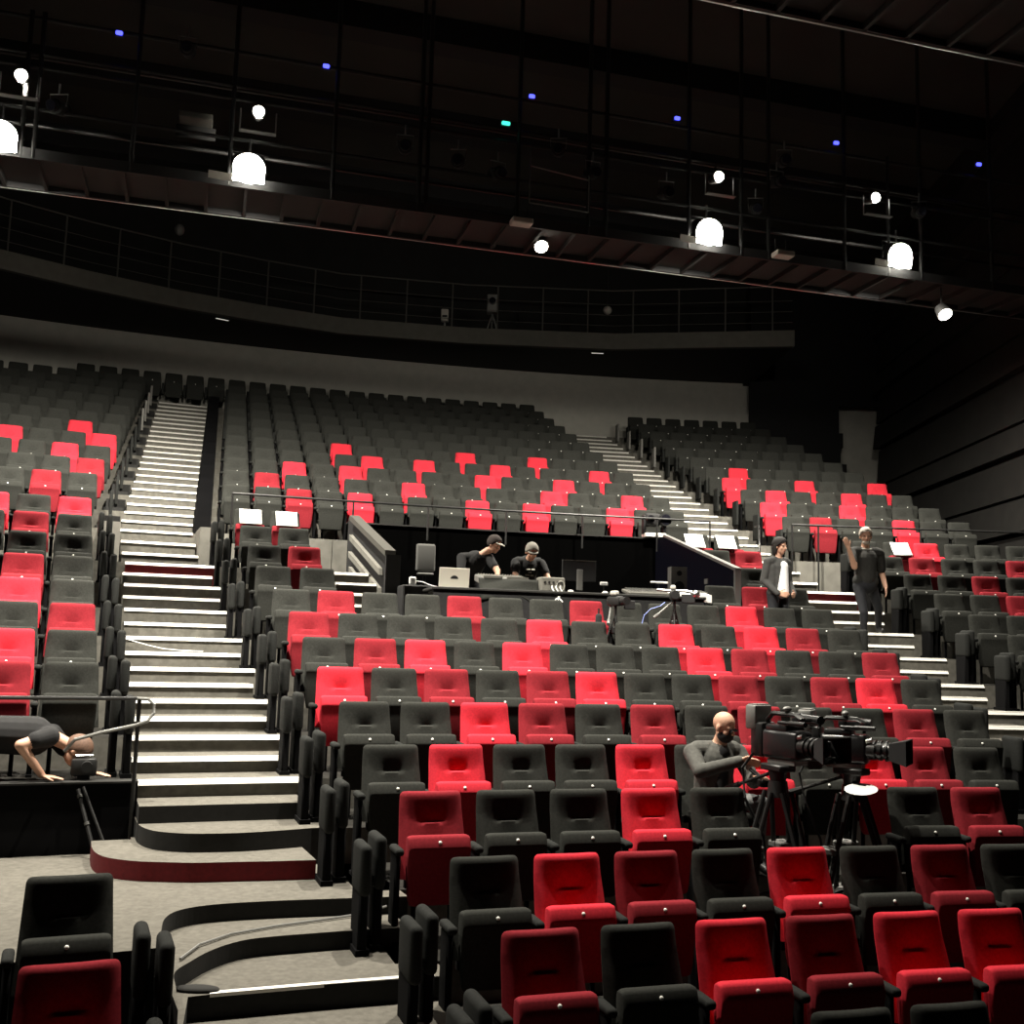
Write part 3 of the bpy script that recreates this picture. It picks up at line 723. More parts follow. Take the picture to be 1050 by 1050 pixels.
mb = MB(); mb.path([P(.70, 9.44, 1.945), P(.79, 9.42, 1.94), P(.835, 9.40, 1.90), P(.835, 9.38, 1.83), P(.79, 9.36, 1.77), P(.70, 9.36, 1.735), P(.45, 9.36, 1.68), P(.25, 9.4, 1.62), P(.18, 9.5, 1.52)], .014, 8); obj('curled_end', mb.mesh('rail_end', [M_GREYM]), root, label='paler curled rail end')  # curled end in paler grey metal than the rail
for s in (.72, -.35, -1.6):
    mb = MB(); mb.tube(P(s, 9.44, .70), P(s, 9.44, 1.945), .018); obj('post', mb.mesh('post', [M_STEEL]), root)

# ------------------------------------------------------------------ control booth
root = thing('control_desk', 'long black control desk in the booth behind the centre seats', 'desk', P(6.63, 14.1, FK[10]), RZ(6.63, 14.1))
mb = MB(); mb.rbox((0, 0, .75), (3.9, .85, .04), .01, 1); obj('desk_top', mb.mesh('desk_top', [M_DGREY]), root)
mb = MB(); mb.box((0, -.38, .37), (3.85, .02, .72)); obj('front_panel', mb.mesh('desk_front', [M_CURT]), root)
for x in (-1.85, -.6, .6, 1.85):
    mb = MB(); mb.box((x, .1, .365), (.05, .6, .73)); obj('leg', mb.mesh('desk_leg', [M_STEEL]), root)
DZ = FK[10] + .77
def desk(name, label, cat, s, r, z=DZ, yaw=0., group=None): return thing(name, label, cat, P(s, r, z), RZ(s, r) + yaw, group)
t = desk('laptop', 'open silver laptop with a dark half-disc on its lid, left end of desk', 'laptop', 5.02, 14.05)
mb = MB(); mb.rbox((0, .12, .01), (.40, .28, .018), .006, 1); obj('keyboard_base', mb.mesh('lap_b', [M_CHROME]), t)
ML = Matrix.Rotation(radians(8), 4, 'X')
mb = MB(); mb.rbox((0, 0, .14), (.42, .014, .28), .005, 1); mb.xf(ML); lid = obj('lid', mb.mesh('lap_l', [mat('silver_lid', (.75, .72, .62), .5)]), t)
mb = MB(); vs = [(.055 * cos(pi * i / 10), -.0095, .13 + .045 * sin(pi * i / 10)) for i in range(11)]; mb.add(vs + [(x, -.0075, z) for x, y, z in vs], [tuple(range(11)), tuple(range(21, 10, -1))] + [(i, i + 1, 12 + i, 11 + i) for i in range(10)] + [(10, 0, 11, 21)]); mb.xf(ML); obj('lid_mark', mb.mesh('lap_m', [M_BLACK]), lid)
t = desk('office_chair', 'grey rounded chair back standing behind the laptop', 'chair', 5.35, 16.3, FK[10])
mb = MB(); mb.rbox((0, 0, 1.34), (.31, .08, .44), .039, 4); obj('backrest', mb.mesh('oc_b', [mat('grey_mesh', (.10, .10, .095), .8)], True), t)
mb = MB(); mb.rbox((0, -.02, 1.085), (.26, .09, .035), .015, 2); obj('trim', mb.mesh('oc_t', [M_GREYM]), t)
mb = MB(); mb.tube((0, .05, .45), (0, .05, 1.1), .025); obj('stem', mb.mesh('oc_s', [M_STEEL]), t)
mb = MB(); mb.rbox((0, -.2, .80), (.46, .44, .08), .035, 3); obj('seat', mb.mesh('oc_se', [M_BLK], True), t)
mb = MB(); mb.tube((0, -.15, .06), (0, -.15, .78), .03)
for k in range(5): mb.tube((0, -.15, .07), (.3 * cos(k * 2 * pi / 5), -.15 + .3 * sin(k * 2 * pi / 5), .03), .022, .016)
obj('base', mb.mesh('oc_ba', [M_STEEL]), t)
t = desk('flight_case', 'black case left of the desk with a white adaptor on it', 'case', 4.85, 15.2, FK[10])
mb = MB(); mb.rbox((-.02, 0, .42), (.42, .6, .84), .02, 1); obj('case_body', mb.mesh('fc', [M_BLACK]), t)
mb = MB(); mb.box((-.02, -.302, .62), (.3, .01, .03)); obj('handle', mb.mesh('fch', [M_GREYM]), t)
t = desk('power_adaptor', 'white power adaptor plug on the black case left of the laptop', 'adaptor', 4.78, 15.1, FK[10] + .845)
mb = MB(); mb.rbox((0, 0, .06), (.10, .08, .12), .02, 2); obj('body', mb.mesh('pa', [M_WHITE]), t)
mb = MB(); mb.path([(.05, 0, .06), (.14, -.03, .05), (.25, -.1, .0), (.32, -.3, -.03), (.42, -.55, -.06), (.45, -.8, -.07)], .008, 6); obj('cable', mb.mesh('pac', [M_WHITE], True), t)
t = desk('mixing_console', 'wide grey mixing console under a black dust cover between the two men', 'console', 5.72, 14.12)
mb = MB(); mb.rbox((0, .02, .14), (.66, .5, .10), .015, 1, 0, Matrix.Rotation(radians(9), 4, 'X')); obj('surface', mb.mesh('mc_s', [M_GREYM]), t)
mb = MB(); mb.box((-.18, -.235, .165), (.26, .03, .03)); mb.box((.17, -.235, .165), (.30, .03, .03)); obj('front_trim', mb.mesh('mc_t', [M_BALC]), t, label='pale front trim')
mb = MB()
for i in range(16):
    for j in range(4): mb.box((-.29 + i * .039, -.12 + j * .1, .185 + .015 * j), (.012, .02, .016))
obj('faders', mb.mesh('mc_f', [M_PALE]), t)
cv = MB(); n1, n2 = 16, 8; vs = []
for i in range(n1 + 1):
    for j in range(n2 + 1):
        x = -.38 + .84 * i / n1; q = j / n2
        vs.append((x, -.25 - .16 * q - .015 * sin(7 * x + 5 * q), .15 - .30 * q * (1 - .25 * cos(5 * x)) + .02 * sin(11 * x) * q))
fs = [(i * (n2 + 1) + j, (i + 1) * (n2 + 1) + j, (i + 1) * (n2 + 1) + j + 1, i * (n2 + 1) + j + 1) for i in range(n1) for j in range(n2)]
cv.add(vs, fs); c = obj('dust_cover', cv.mesh('mc_c', [M_BLK], True, 180), t); md = c.modifiers.new('thick', 'SOLIDIFY'); md.thickness = .012
t = desk('rack_unit', 'grey control panel with knobs and looping white cables beside the console', 'panel', 6.38, 14.02)
mb = MB(); mb.rbox((0, 0, .10), (.34, .3, .20), .015, 1); obj('casing', mb.mesh('ru_c', [M_CONC]), t)
for i in range(5):
    mb = MB(); mb.tube((-.12 + .06 * i, -.15, .13), (-.12 + .06 * i, -.175, .13), .014, n=10); obj('knob', mb.mesh('ru_k', [M_STEEL]), t)
for ph in (0, .06, .12):
    mb = MB(); mb.path([(-.02 + ph, -.16, .08), (-.04 + ph, -.22, .05), (.0 + ph, -.25, -.03), (.06 - ph, -.40, -.14), (.0 - ph, -.44, -.3)], .008, 6); obj('cable', mb.mesh('ru_ca', [M_WHITE], True), t)
mb = MB(); mb.path([(.10 + .055 * cos(2 * pi * i / 16), -.17, .08 + .07 * sin(2 * pi * i / 16)) for i in range(17)], .007, 6); obj('cable', mb.mesh('ru_cb', [M_PALE], True), t)
t = desk('monitor', 'wide black computer monitor seen from behind on the desk', 'monitor', 6.90, 14.25)
mb = MB(); mb.rbox((0, 0, .33), (.50, .04, .30), .012, 2); obj('screen_shell', mb.mesh('mo_s', [M_BLACK]), t)
mb = MB(); mb.box((0, -.015, .475), (.50, .03, .012)); obj('top_edge', mb.mesh('mo_t', [M_BALC]), t, label='pale top edge')
mb = MB(); mb.rbox((0, -.05, .20), (.09, .03, .30), .01, 1); mb.rbox((0, 0, .01), (.24, .2, .02), .008, 1); obj('stand', mb.mesh('mo_st', [M_GREYM]), t)
for i, s in enumerate((6.62, 7.12)):
    t = desk('mouse', ('small white mouse left of the monitor foot', 'small white mouse right of the monitor foot')[i], 'mouse', s, 13.9)
    mb = MB(); mb.ell((0, 0, .015), (.04, .06, .022)); obj('shell', mb.mesh('ms', [M_WHITE], True), t); mb = MB(); mb.tube((0, .03, .035), (0, .045, .033), .006); obj('wheel', mb.mesh('msw', [M_GREYM]), t)
for i, (s, w_) in enumerate(((7.75, .62), (8.35, .66))):
    t = desk('keyboard', ('grey keyboard lying on the desk right of the monitor', 'bright white control keyboard at the right end of desk')[i], 'keyboard', s, 13.95 + .05 * i)
    mb = MB(); mb.rbox((0, 0, .04), (w_, .36, .05), .01, 1, 0, Matrix.Rotation(radians(10), 4, 'X')); obj('casing', mb.mesh('kb', [(M_BALC, M_WHITE)[i]]), t)
    mb = MB()
    for a in range(12):
        for b in range(4): mb.box((-w_ * .42 + a * w_ * .077, -.11 + b * .07, .068 + .012 * b), (.03, .04, .012))
    obj('keys', mb.mesh('kbk', [M_GREYM]), t)
    if i: 
        mb = MB(); mb.box((0, -.20, -.02), (w_, .02, .11)); obj('front', mb.mesh('kbf', [M_WHITE]), t)
t = desk('desk_box', 'small white card standing on the desk right of monitor', 'card', 7.35, 14.4); mb = MB(); mb.rbox((0, 0, .17), (.11, .04, .05), .008, 1); obj('card', mb.mesh('dbx', [M_WHITE]), t); mb = MB(); mb.box((0, 0, .075), (.02, .02, .15)); obj('stand', mb.mesh('dbs', [M_STEEL]), t)
t = desk('desk_lamp', 'thin bright strip lamp above the right keyboards', 'lamp', 8.08, 14.2); mb = MB(); mb.rbox((0, 0, .21), (.26, .05, .025), .008, 1); obj('lamp_head', mb.mesh('dl', [M_WHITE]), t); mb = MB(); mb.tube((0, .02, 0), (0, .02, .2), .01); obj('stem', mb.mesh('dls', [M_STEEL]), t)
t = desk('loudspeaker', 'grey wedge loudspeaker on a stand at the booth right side', 'speaker', 8.86, 15.1, FK[10])
mb = MB(); mb.poly([(-.13, -.12), (.13, -.10), (.10, .14), (-.10, .14)], .82, 1.28, 0); obj('cabinet', mb.mesh('ls', [M_GREYM]), t); mb = MB(); mb.tube((0, 0, 0), (0, 0, .82), .03); obj('pole', mb.mesh('lsp', [M_STEEL]), t)
mb = MB(); mb.tube((0, -.112, .98), (0, -.125, .98), .08, n=16); mb.tube((0, -.112, 1.18), (0, -.125, 1.18), .04, n=16); obj('driver', mb.mesh('lsd', [M_BLACK]), t)
# moving-head lamp on the ledge
t = thing('moving_head_lamp', 'black moving-head lamp with two round lenses on the ledge right of booth', 'lamp', P(10.15, 18.16, 4.465), RZ(10.1, 18.1))
mb = MB(); mb.rbox((0, -.02, .04), (.40, .26, .08), .015, 1); obj('base', mb.mesh('mh_b', [M_NOSE]), t, label='pale base plate')
for sx in (-.19, .19):
    mb = MB(); mb.rbox((sx, -.02, .24), (.06, .14, .34), .015, 1); obj('yoke_arm', mb.mesh('mh_y', [M_BLACK]), t)
mb = MB(); mb.rbox((-.04, 0, .33), (.30, .22, .24), .05, 3); obj('head', mb.mesh('mh_h', [M_BLACK], True), t)
for x, r_ in ((-.11, .075), (.17, .115)):
    mb = MB(); mb.tube((x, -.06, .33), (x, -.19, .33), r_, n=18); h = obj('lens_tube', mb.mesh('mh_l', [M_STEEL]), t); mb = MB(); mb.tube((x, -.185, .33), (x, -.195, .33), r_ * .8, n=18); obj('lens', mb.mesh('mh_g', [M_GLASS]), h)
mb = MB(); mb.tube((0, .0, -1.2), (0, .0, 0), .03); 
# booth sides
root = thing('slatted_screen', 'black stepped booth side with four sloping pale boards, left of booth', 'screen')
def radplane(s, l, x0, x1, mb, mi=0):
    """polygon in (r,z) at arc position s, extruded from s+x0 to s+x1"""
    n = len(l); vs = [P(s + x0, r, z) for r, z in l] + [P(s + x1, r, z) for r, z in l]
    mb.add(vs, [tuple(range(n)), tuple(range(2 * n - 1, n - 1, -1))] + [(i, (i + 1) % n, n + (i + 1) % n, n + i) for i in range(n)], mi)
mb = MB(); radplane(4.52, [(18.04, 2.43), (18.04, 4.52), (17.6, 4.42), (15.5, 3.74), (15.4, 2.43)], .03, .09, mb); obj('panel', mb.mesh('ss_p', [M_BLACK]), root)
mb = MB(); radplane(4.52, [(17.65, 4.45), (17.6, 4.52), (15.45, 3.79), (15.45, 3.70)], -.06, .10, mb); obj('cap', mb.mesh('ss_c', [M_RAILD]), root)
for (r0, z0, r1, z1) in ((17.63, 4.20, 15.8, 3.54), (17.65, 3.92, 15.8, 3.25), (17.57, 3.66, 15.8, 3.0), (17.7, 3.42, 15.9, 2.77)):
    mb = MB(); radplane(4.52, [(r0, z0), (r0 - .03, z0 - .10), (r1 - .03, z1 - .10), (r1, z1)], -.05, .01, mb); obj('board', mb.mesh('ss_b', [M_CONC]), root)
mb = MB(); mb.sector(15.36, 15.42, 4.46, 4.68, 2.43, 3.72, 15.4, 0); obj('end_post', mb.mesh('ss_e', [M_BLACK]), root)
root = thing('booth_screen', 'dark blue sloping side panel at the right of the control booth', 'screen')
def slantplane(l, mb, w0, w1):
    f = lambda r: 9.37 + (r - 14.4) * .207
    n = len(l); vs = [P(f(r) + w0, r, z) for r, z in l] + [P(f(r) + w1, r, z) for r, z in l]
    mb.add(vs, [tuple(range(n)), tuple(range(2 * n - 1, n - 1, -1))] + [(i, (i + 1) % n, n + (i + 1) % n, n + i) for i in range(n)], 0)
mb = MB(); slantplane([(18.04, 2.43), (18.04, 4.44), (17.6, 4.44), (14.4, 3.64), (14.4, 2.43)], mb, 0, .05); obj('panel', mb.mesh('bs_p', [M_NAVY]), root)
mb = MB(); slantplane([(17.6, 4.44), (17.6, 4.48), (14.36, 3.68), (14.36, 3.63)], mb, -.02, .07); obj('cap', mb.mesh('bs_c', [M_GREYM]), root)
mb = MB(); slantplane([(14.42, 2.43), (14.42, 3.66), (14.36, 3.66), (14.36, 2.43)], mb, -.02, .07); obj('end_post', mb.mesh('bs_e', [M_GREYM]), root)
mb = MB(); slantplane([(15.62, 3.50), (15.62, 3.58), (15.48, 3.58), (15.48, 3.50)], mb, -.012, 0); obj('socket', mb.mesh('bs_s', [M_GREYM]), root)
# small steps between the seats and the booth
sm = MB(); nn = []
for k in (10, 11, 12):
    zz = (FK[k] + FK[k + 1]) / 2; sm.sector(RK[k] + .08, RK[k + 1] - .38, 3.85, 4.46, FK[k] - .1, zz, RK[k], 0, 1)
    nn += [(RK[k] + .08, zz), (RK[k + 1] - .402, FK[k + 1])]
o = struct('stairs_booth', sm, [M_CARPET, M_RISER])
for r0, z in nn:
    nosing(o, r0, 3.85, 4.46, z)

# ------------------------------------------------------------------ papers on the seats
for s, k, lb in ((2.711, 13, 'white paper sheet on the first seat right of left stairs, row behind grey seats'), (3.26, 13, 'white paper sheet on the second seat right of left stairs'), (10.10, 13, 'white paper sheet on the seat beside the booth, left of two'), (10.66, 13, 'white paper sheet right of the booth, nearer the right stairs'), (13.80, 13, 'white paper sheet on a seat behind the walking man')):
    t = thing('paper_sheet', lb, 'paper', P(s, RK[k] - .02, FK[k] + .70), RZ(s, RK[k]), 'papers on seats')
    mb = MB(); n = 8; vs = []
    for i in range(n + 1):
        q = i / n; y = -.04 + .20 * q; zz = .005 + .21 * q + .03 * q * q
        vs += [(-.165, y, zz), (.165, y, zz + .004 * sin(3 * q))]
    mb.add(vs, [(2 * i, 2 * i + 1, 2 * i + 3, 2 * i + 2) for i in range(n)])
    c = obj('sheet', mb.mesh('sheet_paper', [M_WHITE], True, 180), t); c.modifiers.new('t', 'SOLIDIFY').thickness = .004
# cables on the stairs
def cable(name, label, pts, r, m):
    mb = MB(); mb.path(pts, r, 6); o = obj(name, mb.mesh(name, [m], True)); tag(o, label, 'cable')
zc = FK[10] + .012
cable('cable', 'thin white cable curling across the left stairs in mid flight', [P(.84, 13.40, FK[9] + .30), P(.95, 13.37, FK[9] + .27), P(1.08, 13.37, FK[9] + .235), P(1.25, 13.38, FK[9] + .20), P(1.45, 13.36, FK[9] + .185), P(1.7, 13.35, FK[9] + .18)], .006, M_WHITE)
cable('cable', 'black and grey cable lying on the curved step below the landing', [P(.84, 6.75, .60), P(.98, 7.02, .60), P(1.2, 7.22, .598), P(1.5, 7.34, .598), P(1.8, 7.42, .598), P(2.1, 7.5, .60), P(2.3, 7.52, .64)], .008, M_GREYM)
t = thing('step_stain', 'small dark rag lying on the curved step edge', 'stain', P(.92, 6.56, .472)); mb = MB(); mb.ell((0, 0, .012), (.13, .05, .018), n=14); obj('stain', mb.mesh('stain', [M_DGREY], True), t)  # dark stain on the step, built as a thin flat lump

# ------------------------------------------------------------------ broadcast cameras
def heavy_tripod(label, s, r, z, h, yaw):
    t = thing('camera_tripod', label, 'tripod', P(s, r, z), RZ(s, r) + yaw)
    for k in range(3):
        a = 2 * pi * k / 3 - pi / 2 + .25; ex, ey = cos(a), sin(a); px, py = -ey, ex
        mb = MB()
        for sg in (-1, 1):
            mb.tube((ex * .08 + px * .06 * sg, ey * .08 + py * .06 * sg, h - .06), (ex * .33 + px * .05 * sg, ey * .33 + py * .06 * sg, .12), .019, .021, 8)
        mb.tube((ex * .21, ey * .21, h * .55), (ex * .36, ey * .36, .02), .018, n=8)
        L = obj('leg', mb.mesh('ht_leg', [M_STEEL]), t)
        mb = MB(); mb.rbox((ex * .22, ey * .22, h * .52), (.15, .15, .05), .01, 1); obj('clamp', mb.mesh('ht_cl', [M_GREYM]), L)
        mb = MB(); mb.rbox((ex * .34, ey * .34, .14), (.13, .13, .06), .01, 1); obj('lower_clamp', mb.mesh('ht_cl', [M_GREYM]), L)
        mb = MB(); mb.tube((ex * .36, ey * .36, 0), (ex * .36, ey * .36, .04), .035, n=10); obj('foot', mb.mesh('ht_ft', [M_STEEL]), L)
        mb = MB(); mb.tube((0, 0, .22), (ex * .30, ey * .30, .17), .012, n=6); obj('spreader', mb.mesh('ht_sp', [M_STEEL]), t)
    mb = MB(); mb.tube((0, 0, h - .10), (0, 0, h + .02), .085, .07, n=16); mb.tube((0, 0, h + .02), (0, 0, h + .10), .06, .075, n=16); mb.rbox((0, 0, h + .12), (.16, .24, .05), .01, 1); obj('head', mb.mesh('ht_hd', [M_STEEL], True), t)
    mb = MB(); mb.tube((0, .05, h + .08), (-.08, .52, h - .10), .014, n=8); mb.tube((-.06, .40, h - .055), (-.08, .54, h - .108), .022, n=8); obj('pan_handle', mb.mesh('ht_ph', [M_STEEL]), t)
    return t
def studio_camera(label, s, r, z, yaw):
    M_SHELL = mat('camera_shell', (.02, .02, .021), .28); M_STEEL = mat('camera_black', (.018, .018, .018), .3)
    """points along local -Y"""
    t = thing('broadcast_camera', label, 'video camera', P(s, r, z), RZ(s, r) + yaw); t.scale = (1.5, .90, 1.12)
    def part(nm, mb, m, sm=True, par=None, lb=None): return obj(nm, mb.mesh('bc_' + nm, m if isinstance(m, list) else [m], sm), par or t, None, 0, lb)
    mb = MB(); mb.rbox((0, .0, .13), (.13, .40, .20), .03, 3); mb.rbox((.0, .05, .24), (.11, .24, .05), .015, 2); body = part('body', mb, M_SHELL)
    mb = MB(); mb.rbox((.069, -.03, .15), (.008, .07, .10), .003, 1); part('side_label', mb, M_WHITE, False, body)
    mb = MB(); mb.rbox((.069, .10, .12), (.012, .14, .12), .004, 1); mb.tube((.066, -.11, .16), (.085, -.11, .16), .03, n=12); part('control_panel', mb, M_GREYM, True, body)
    mb = MB(); mb.rbox((0, .27, .15), (.12, .14, .24), .02, 2); part('battery', mb, M_STEEL)
    mb = MB(); mb.rbox((0, .33, .30), (.13, .12, .17), .015, 2); mb.box((0, .33, .388), (.10, .09, .006)); part('transmitter', mb, M_GREYM)
    mb = MB(); mb.path([(0, -.16, .24), (0, -.17, .31), (0, -.10, .335), (0, .16, .335), (0, .22, .29), (0, .22, .24)], .017, 8); part('handle', mb, M_STEEL)
    mb = MB(); mb.tube((0, -.19, .13), (0, -.26, .13), .065, .07, 18); mb.tube((0, -.26, .13), (0, -.38, .13), .055, .06, 18); mb.tube((0, -.28, .13), (0, -.31, .13), .068, n=18); mb.tube((0, -.34, .13), (0, -.36, .13), .07, n=18); lens = part('lens', mb, M_STEEL)
    mb = MB(); mb.rbox((.085, -.26, .12), (.05, .15, .11), .02, 2); part('zoom_grip', mb, M_SHELL, True, lens)
    mb = MB(); w, h = .105, .085                      # open matte hood
    o = [(-.065, -.38, .075), (.065, -.38, .075), (.065, -.38, .185), (-.065, -.38, .185)]; f = [(-w, -.53, .13 - h), (w, -.53, .13 - h), (w, -.53, .13 + h), (-w, -.53, .13 + h)]
    mb.add(o + f, [(0, 1, 5, 4), (1, 2, 6, 5), (2, 3, 7, 6), (3, 0, 4, 7)]); hd = part('lens_hood', mb, M_BLACK, False); hd.modifiers.new('t', 'SOLIDIFY').thickness = .008
    mb = MB(); mb.ell((0, -.372, .13), (.056, .02, .056)); part('front_glass', mb, M_GLASS, True, lens)
    mb = MB(); mb.tube((.02, -.10, .30), (.14, -.12, .30), .014, n=8); mb.tube((.13, .02, .30), (.13, -.18, .30), .035, .03, 14); mb.rbox((.13, .06, .30), (.08, .08, .08), .02, 2); vf = part('viewfinder', mb, M_SHELL)
    mb = MB(); mb.tube((-.05, .02, .28), (-.05, -.14, .28), .012, n=10); mb.tube((-.05, -.10, .28), (-.05, -.27, .28), .018, n=10); part('microphone', mb, M_STEEL)
    mb = MB(); mb.tube((0, .0, .335), (0, .0, .36), .01); mb.ell((0, 0, .37), (.03, .03, .02)); part('tally_lamp', mb, M_GREYM)
    mb = MB(); mb.tube((-.04, -.19, .19), (-.04, -.24, .20), .02, n=10); part('knob', mb, M_CHROME, True, body)  # added chrome bit, put on the body for a highlight
    mb = MB(); mb.rbox((.075, -.15, .08), (.03, .05, .05), .01, 2); part('bracket', mb, M_CHROME, True, body)  # added chrome block, there to give another highlight
    mb = MB(); mb.box((-.03, -.06, .267), (.03, .10, .006)); part('glint_plate', mb, M_CHROME, True, body)  # added chrome plate, there for a glint on top
    mb = MB(); mb.path([(.07, .2, .2), (.11, .1, .16), (.10, -.05, .08), (.09, -.2, .07)], .008, 6); part('lens_cable', mb, M_GREYM, True, body)
    mb = MB(); mb.box((0, 0, .015), (.10, .30, .03)); part('base_plate', mb, M_GREYM, False)
    mb = MB(); mb.path([(-.05, .30, .06), (-.10, .36, -.05), (-.12, .30, -.25), (-.05, .2, -.5), (-.02, .15, -.9)], .010, 6); part('cable', mb, M_BLACK)
    return t
heavy_tripod('black camera tripod between front seats, nearer the seated cameraman', 5.22, 7.30, FK[3], 1.01, .2)
studio_camera('large black broadcast camera on tripod beside the seated cameraman', 5.30, 7.30, FK[3] + 1.155, radians(20))
t2 = heavy_tripod('black camera tripod right of the other, with a white disc under its head', 5.86, 7.32, FK[3], .98, .5)
mb = MB(); mb.ell((-.10, -.14, .985), (.125, .11, .010), Matrix.Rotation(-.73, 4, 'Z') @ Matrix.Rotation(radians(16), 4, 'X') @ Matrix.Rotation(radians(-6), 4, 'Y'), 20, 8); obj('white_disc', mb.mesh('wdisc', [M_WHITE], True), t2, label='white oval disc')
studio_camera('large black broadcast camera on the right tripod with its lens hood facing right', 5.84, 7.36, FK[3] + 1.125, radians(48))

# small cameras on stands in front of the booth
def small_cam(label, s, r, z, yaw, h):
    t = thing('camera_stand', label, 'camera', P(s, r, z), RZ(s, r) + yaw)
    tripod_into(t, h - .1, .26, M_STEEL, .013)
    mb = MB(); mb.tube((0, 0, h - .25), (0, 0, h), .018); mb.rbox((0, 0, h - .3), (.08, .08, .10), .02, 2); obj('column', mb.mesh('sc_c', [M_STEEL]), t)
    mb = MB(); mb.rbox((0, 0, h + .06), (.12, .26, .12), .03, 2); b = obj('camera_body', mb.mesh('sc_b', [M_SHELL], True), t)
    mb = MB(); mb.tube((0, -.13, h + .06), (0, -.24, h + .06), .045, .055, n=14); obj('lens', mb.mesh('sc_l', [M_STEEL], True), t)
    mb = MB(); mb.rbox((.17, -.06, h + .02), (.17, .02, .11), .008, 1, 0); obj('monitor', mb.mesh('sc_m', [M_BLACK]), t)
    mb = MB(); mb.rbox((-.02, .0, h + .16), (.07, .12, .06), .02, 2); obj('receiver', mb.mesh('sc_r', [M_PALE]), t, label='pale receiver')
    mb = MB(); mb.tube((0, .1, h), (-.25, -.2, h - .22), .012); mb.tube((-.20, -.14, h - .18), (-.27, -.225, h - .235), .02); obj('pan_handle', mb.mesh('sc_h', [M_GREYM]), t)
    return t
small_cam('small black camera with flip monitor on a stand before the booth, left one', 6.52, 12.42, FK[9], .3, .88)
c2 = small_cam('small black camera on a stand before the booth, right one with pale arm', 7.30, 12.42, FK[9], -.3, .98)
mb = MB(); mb.path([(-.22, 0, 1.11), (-.1, 0, 1.10), (.12, -.02, 1.10), (.24, -.03, 1.08)], .018, 8); mb.ell((.26, -.03, 1.06), (.06, .06, .055)); obj('arm', mb.mesh('sc_arm', [M_CHROME], True), c2, label='bare metal arm')
mb = MB(); mb.path([(-.12, .02, .95), (-.18, -.02, .90), (-.30, -.05, .86), (-.38, -.05, .78), (-.41, -.05, .66), (-.40, -.05, .5), (-.3, -.02, .3)], .006, 6); obj('cable', mb.mesh('sc_cb', [mat('blue_cable', (.25, .33, .75), .5)], True), c2, label='pale blue cable')
t = thing('microphone', 'black foam microphone on thin stand in front of a crimson seat', 'microphone', P(6.3, 12.42, FK[9]), RZ(6.3, 12.4))
mb = MB(); mb.cone((0, 0, .58), (0, 0, .74), .045, .04); obj('foam', mb.mesh('mic', [M_CURT], True), t); mb = MB(); mb.tube((0, 0, .02), (0, 0, .62), .009); mb.tube((0, 0, .74), (0, 0, .84), .012); obj('stand', mb.mesh('mics', [M_STEEL]), t); mb = MB(); mb.tube((0, 0, 0), (0, 0, .025), .10, n=16); obj('foot', mb.mesh('micf', [M_STEEL]), t)

# ------------------------------------------------------------------ people
def body(name, root, prims, mats, voxel=.0075):
    """one continuous skin fused from tapered volumes; prims: ('c',p0,p1,r0,r1,m) / ('e',c,r,m[,rot])"""
    mb = MB()
    for q in prims:
        if q[0] == 'c': mb.cone(q[1], q[2], q[3], q[4], 16, 5)
        else: mb.ell(q[1], q[2], q[4] if len(q) > 4 else None, 18, 12)
    me = mb.mesh(name + '_src', [mats[0]])
    o = bpy.data.objects.new(name + '_src', me); COL.objects.link(o)
    m = o.modifiers.new('r', 'REMESH'); m.mode = 'VOXEL'; m.voxel_size = voxel
    sm = o.modifiers.new('s', 'SMOOTH'); sm.factor = .5; sm.iterations = 4
    dg = bpy.context.evaluated_depsgraph_get(); ev = o.evaluated_get(dg)
    out = bpy.data.meshes.new_from_object(ev, depsgraph=dg); out.name = name
    bpy.data.objects.remove(o)
    n = len(out.polygons); cen = np.empty(n * 3, np.float32); out.polygons.foreach_get('center', cen); cen = cen.reshape(-1, 3)
    best = np.full(n, 1e9, np.float32); mi = np.zeros(n, np.int32)
    for q in prims:
        if q[0] == 'c':
            a, b = np.array(q[1]), np.array(q[2]); d = b - a; L = max(1e-9, d @ d)
            t = np.clip((cen - a) @ d / L, 0, 1); dist = np.linalg.norm(cen - a - t[:, None] * d, axis=1) - (q[3] + (q[4] - q[3]) * t); k = q[5]
        else:
            T = np.array((q[4] if len(q) > 4 else Matrix.Identity(4)).to_3x3()); l = (cen - np.array(q[1])) @ T
            r = np.array(q[2]); dist = (np.linalg.norm(l / r, axis=1) - 1) * r.min(); k = q[3]
        w_ = dist < best; best[w_] = dist[w_]; mi[w_] = k
    out.materials.clear()
    for m_ in mats: out.materials.append(m_)
    out.polygons.foreach_set('material_index', mi); out.polygons.foreach_set('use_smooth', [True] * n); out.update()
    return obj('body', out, root)
def hand(prims, wrist, d, side, up, curl=.35, m=0):
    """palm, four fingers and a thumb; d = pointing direction, side = thumb side, up = back of the hand"""
    w = Vector(wrist); d = Vector(d).normalized(); s = Vector(side); s = (s - d * s.dot(d)).normalized(); u = d.cross(s).normalized()
    if u.dot(Vector(up)) < 0: u = -u
    for f in (-.026, 0, .026): prims.append(('c', w + s * f * .6, w + d * .085 + s * f, .017, .015, m))
    for i, (o, L) in enumerate(((.034, .068), (.012, .078), (-.011, .072), (-.033, .055))):
        b = w + d * .085 + s * o; k = b + d * L * .55 - u * L * .25 * curl; e = k + d * L * .45 * (1 - curl * .5) - u * L * .6 * curl
        prims.append(('c', b, k, .0105, .0095, m)); prims.append(('c', k, e, .0095, .0085, m))
    b = w + d * .025 + s * .03; k = b + d * .035 + s * .03 - u * .01; prims.append(('c', b, k, .0125, .0105, m)); prims.append(('c', k, k + d * .03 + s * .008 - u * .008, .0105, .009, m))
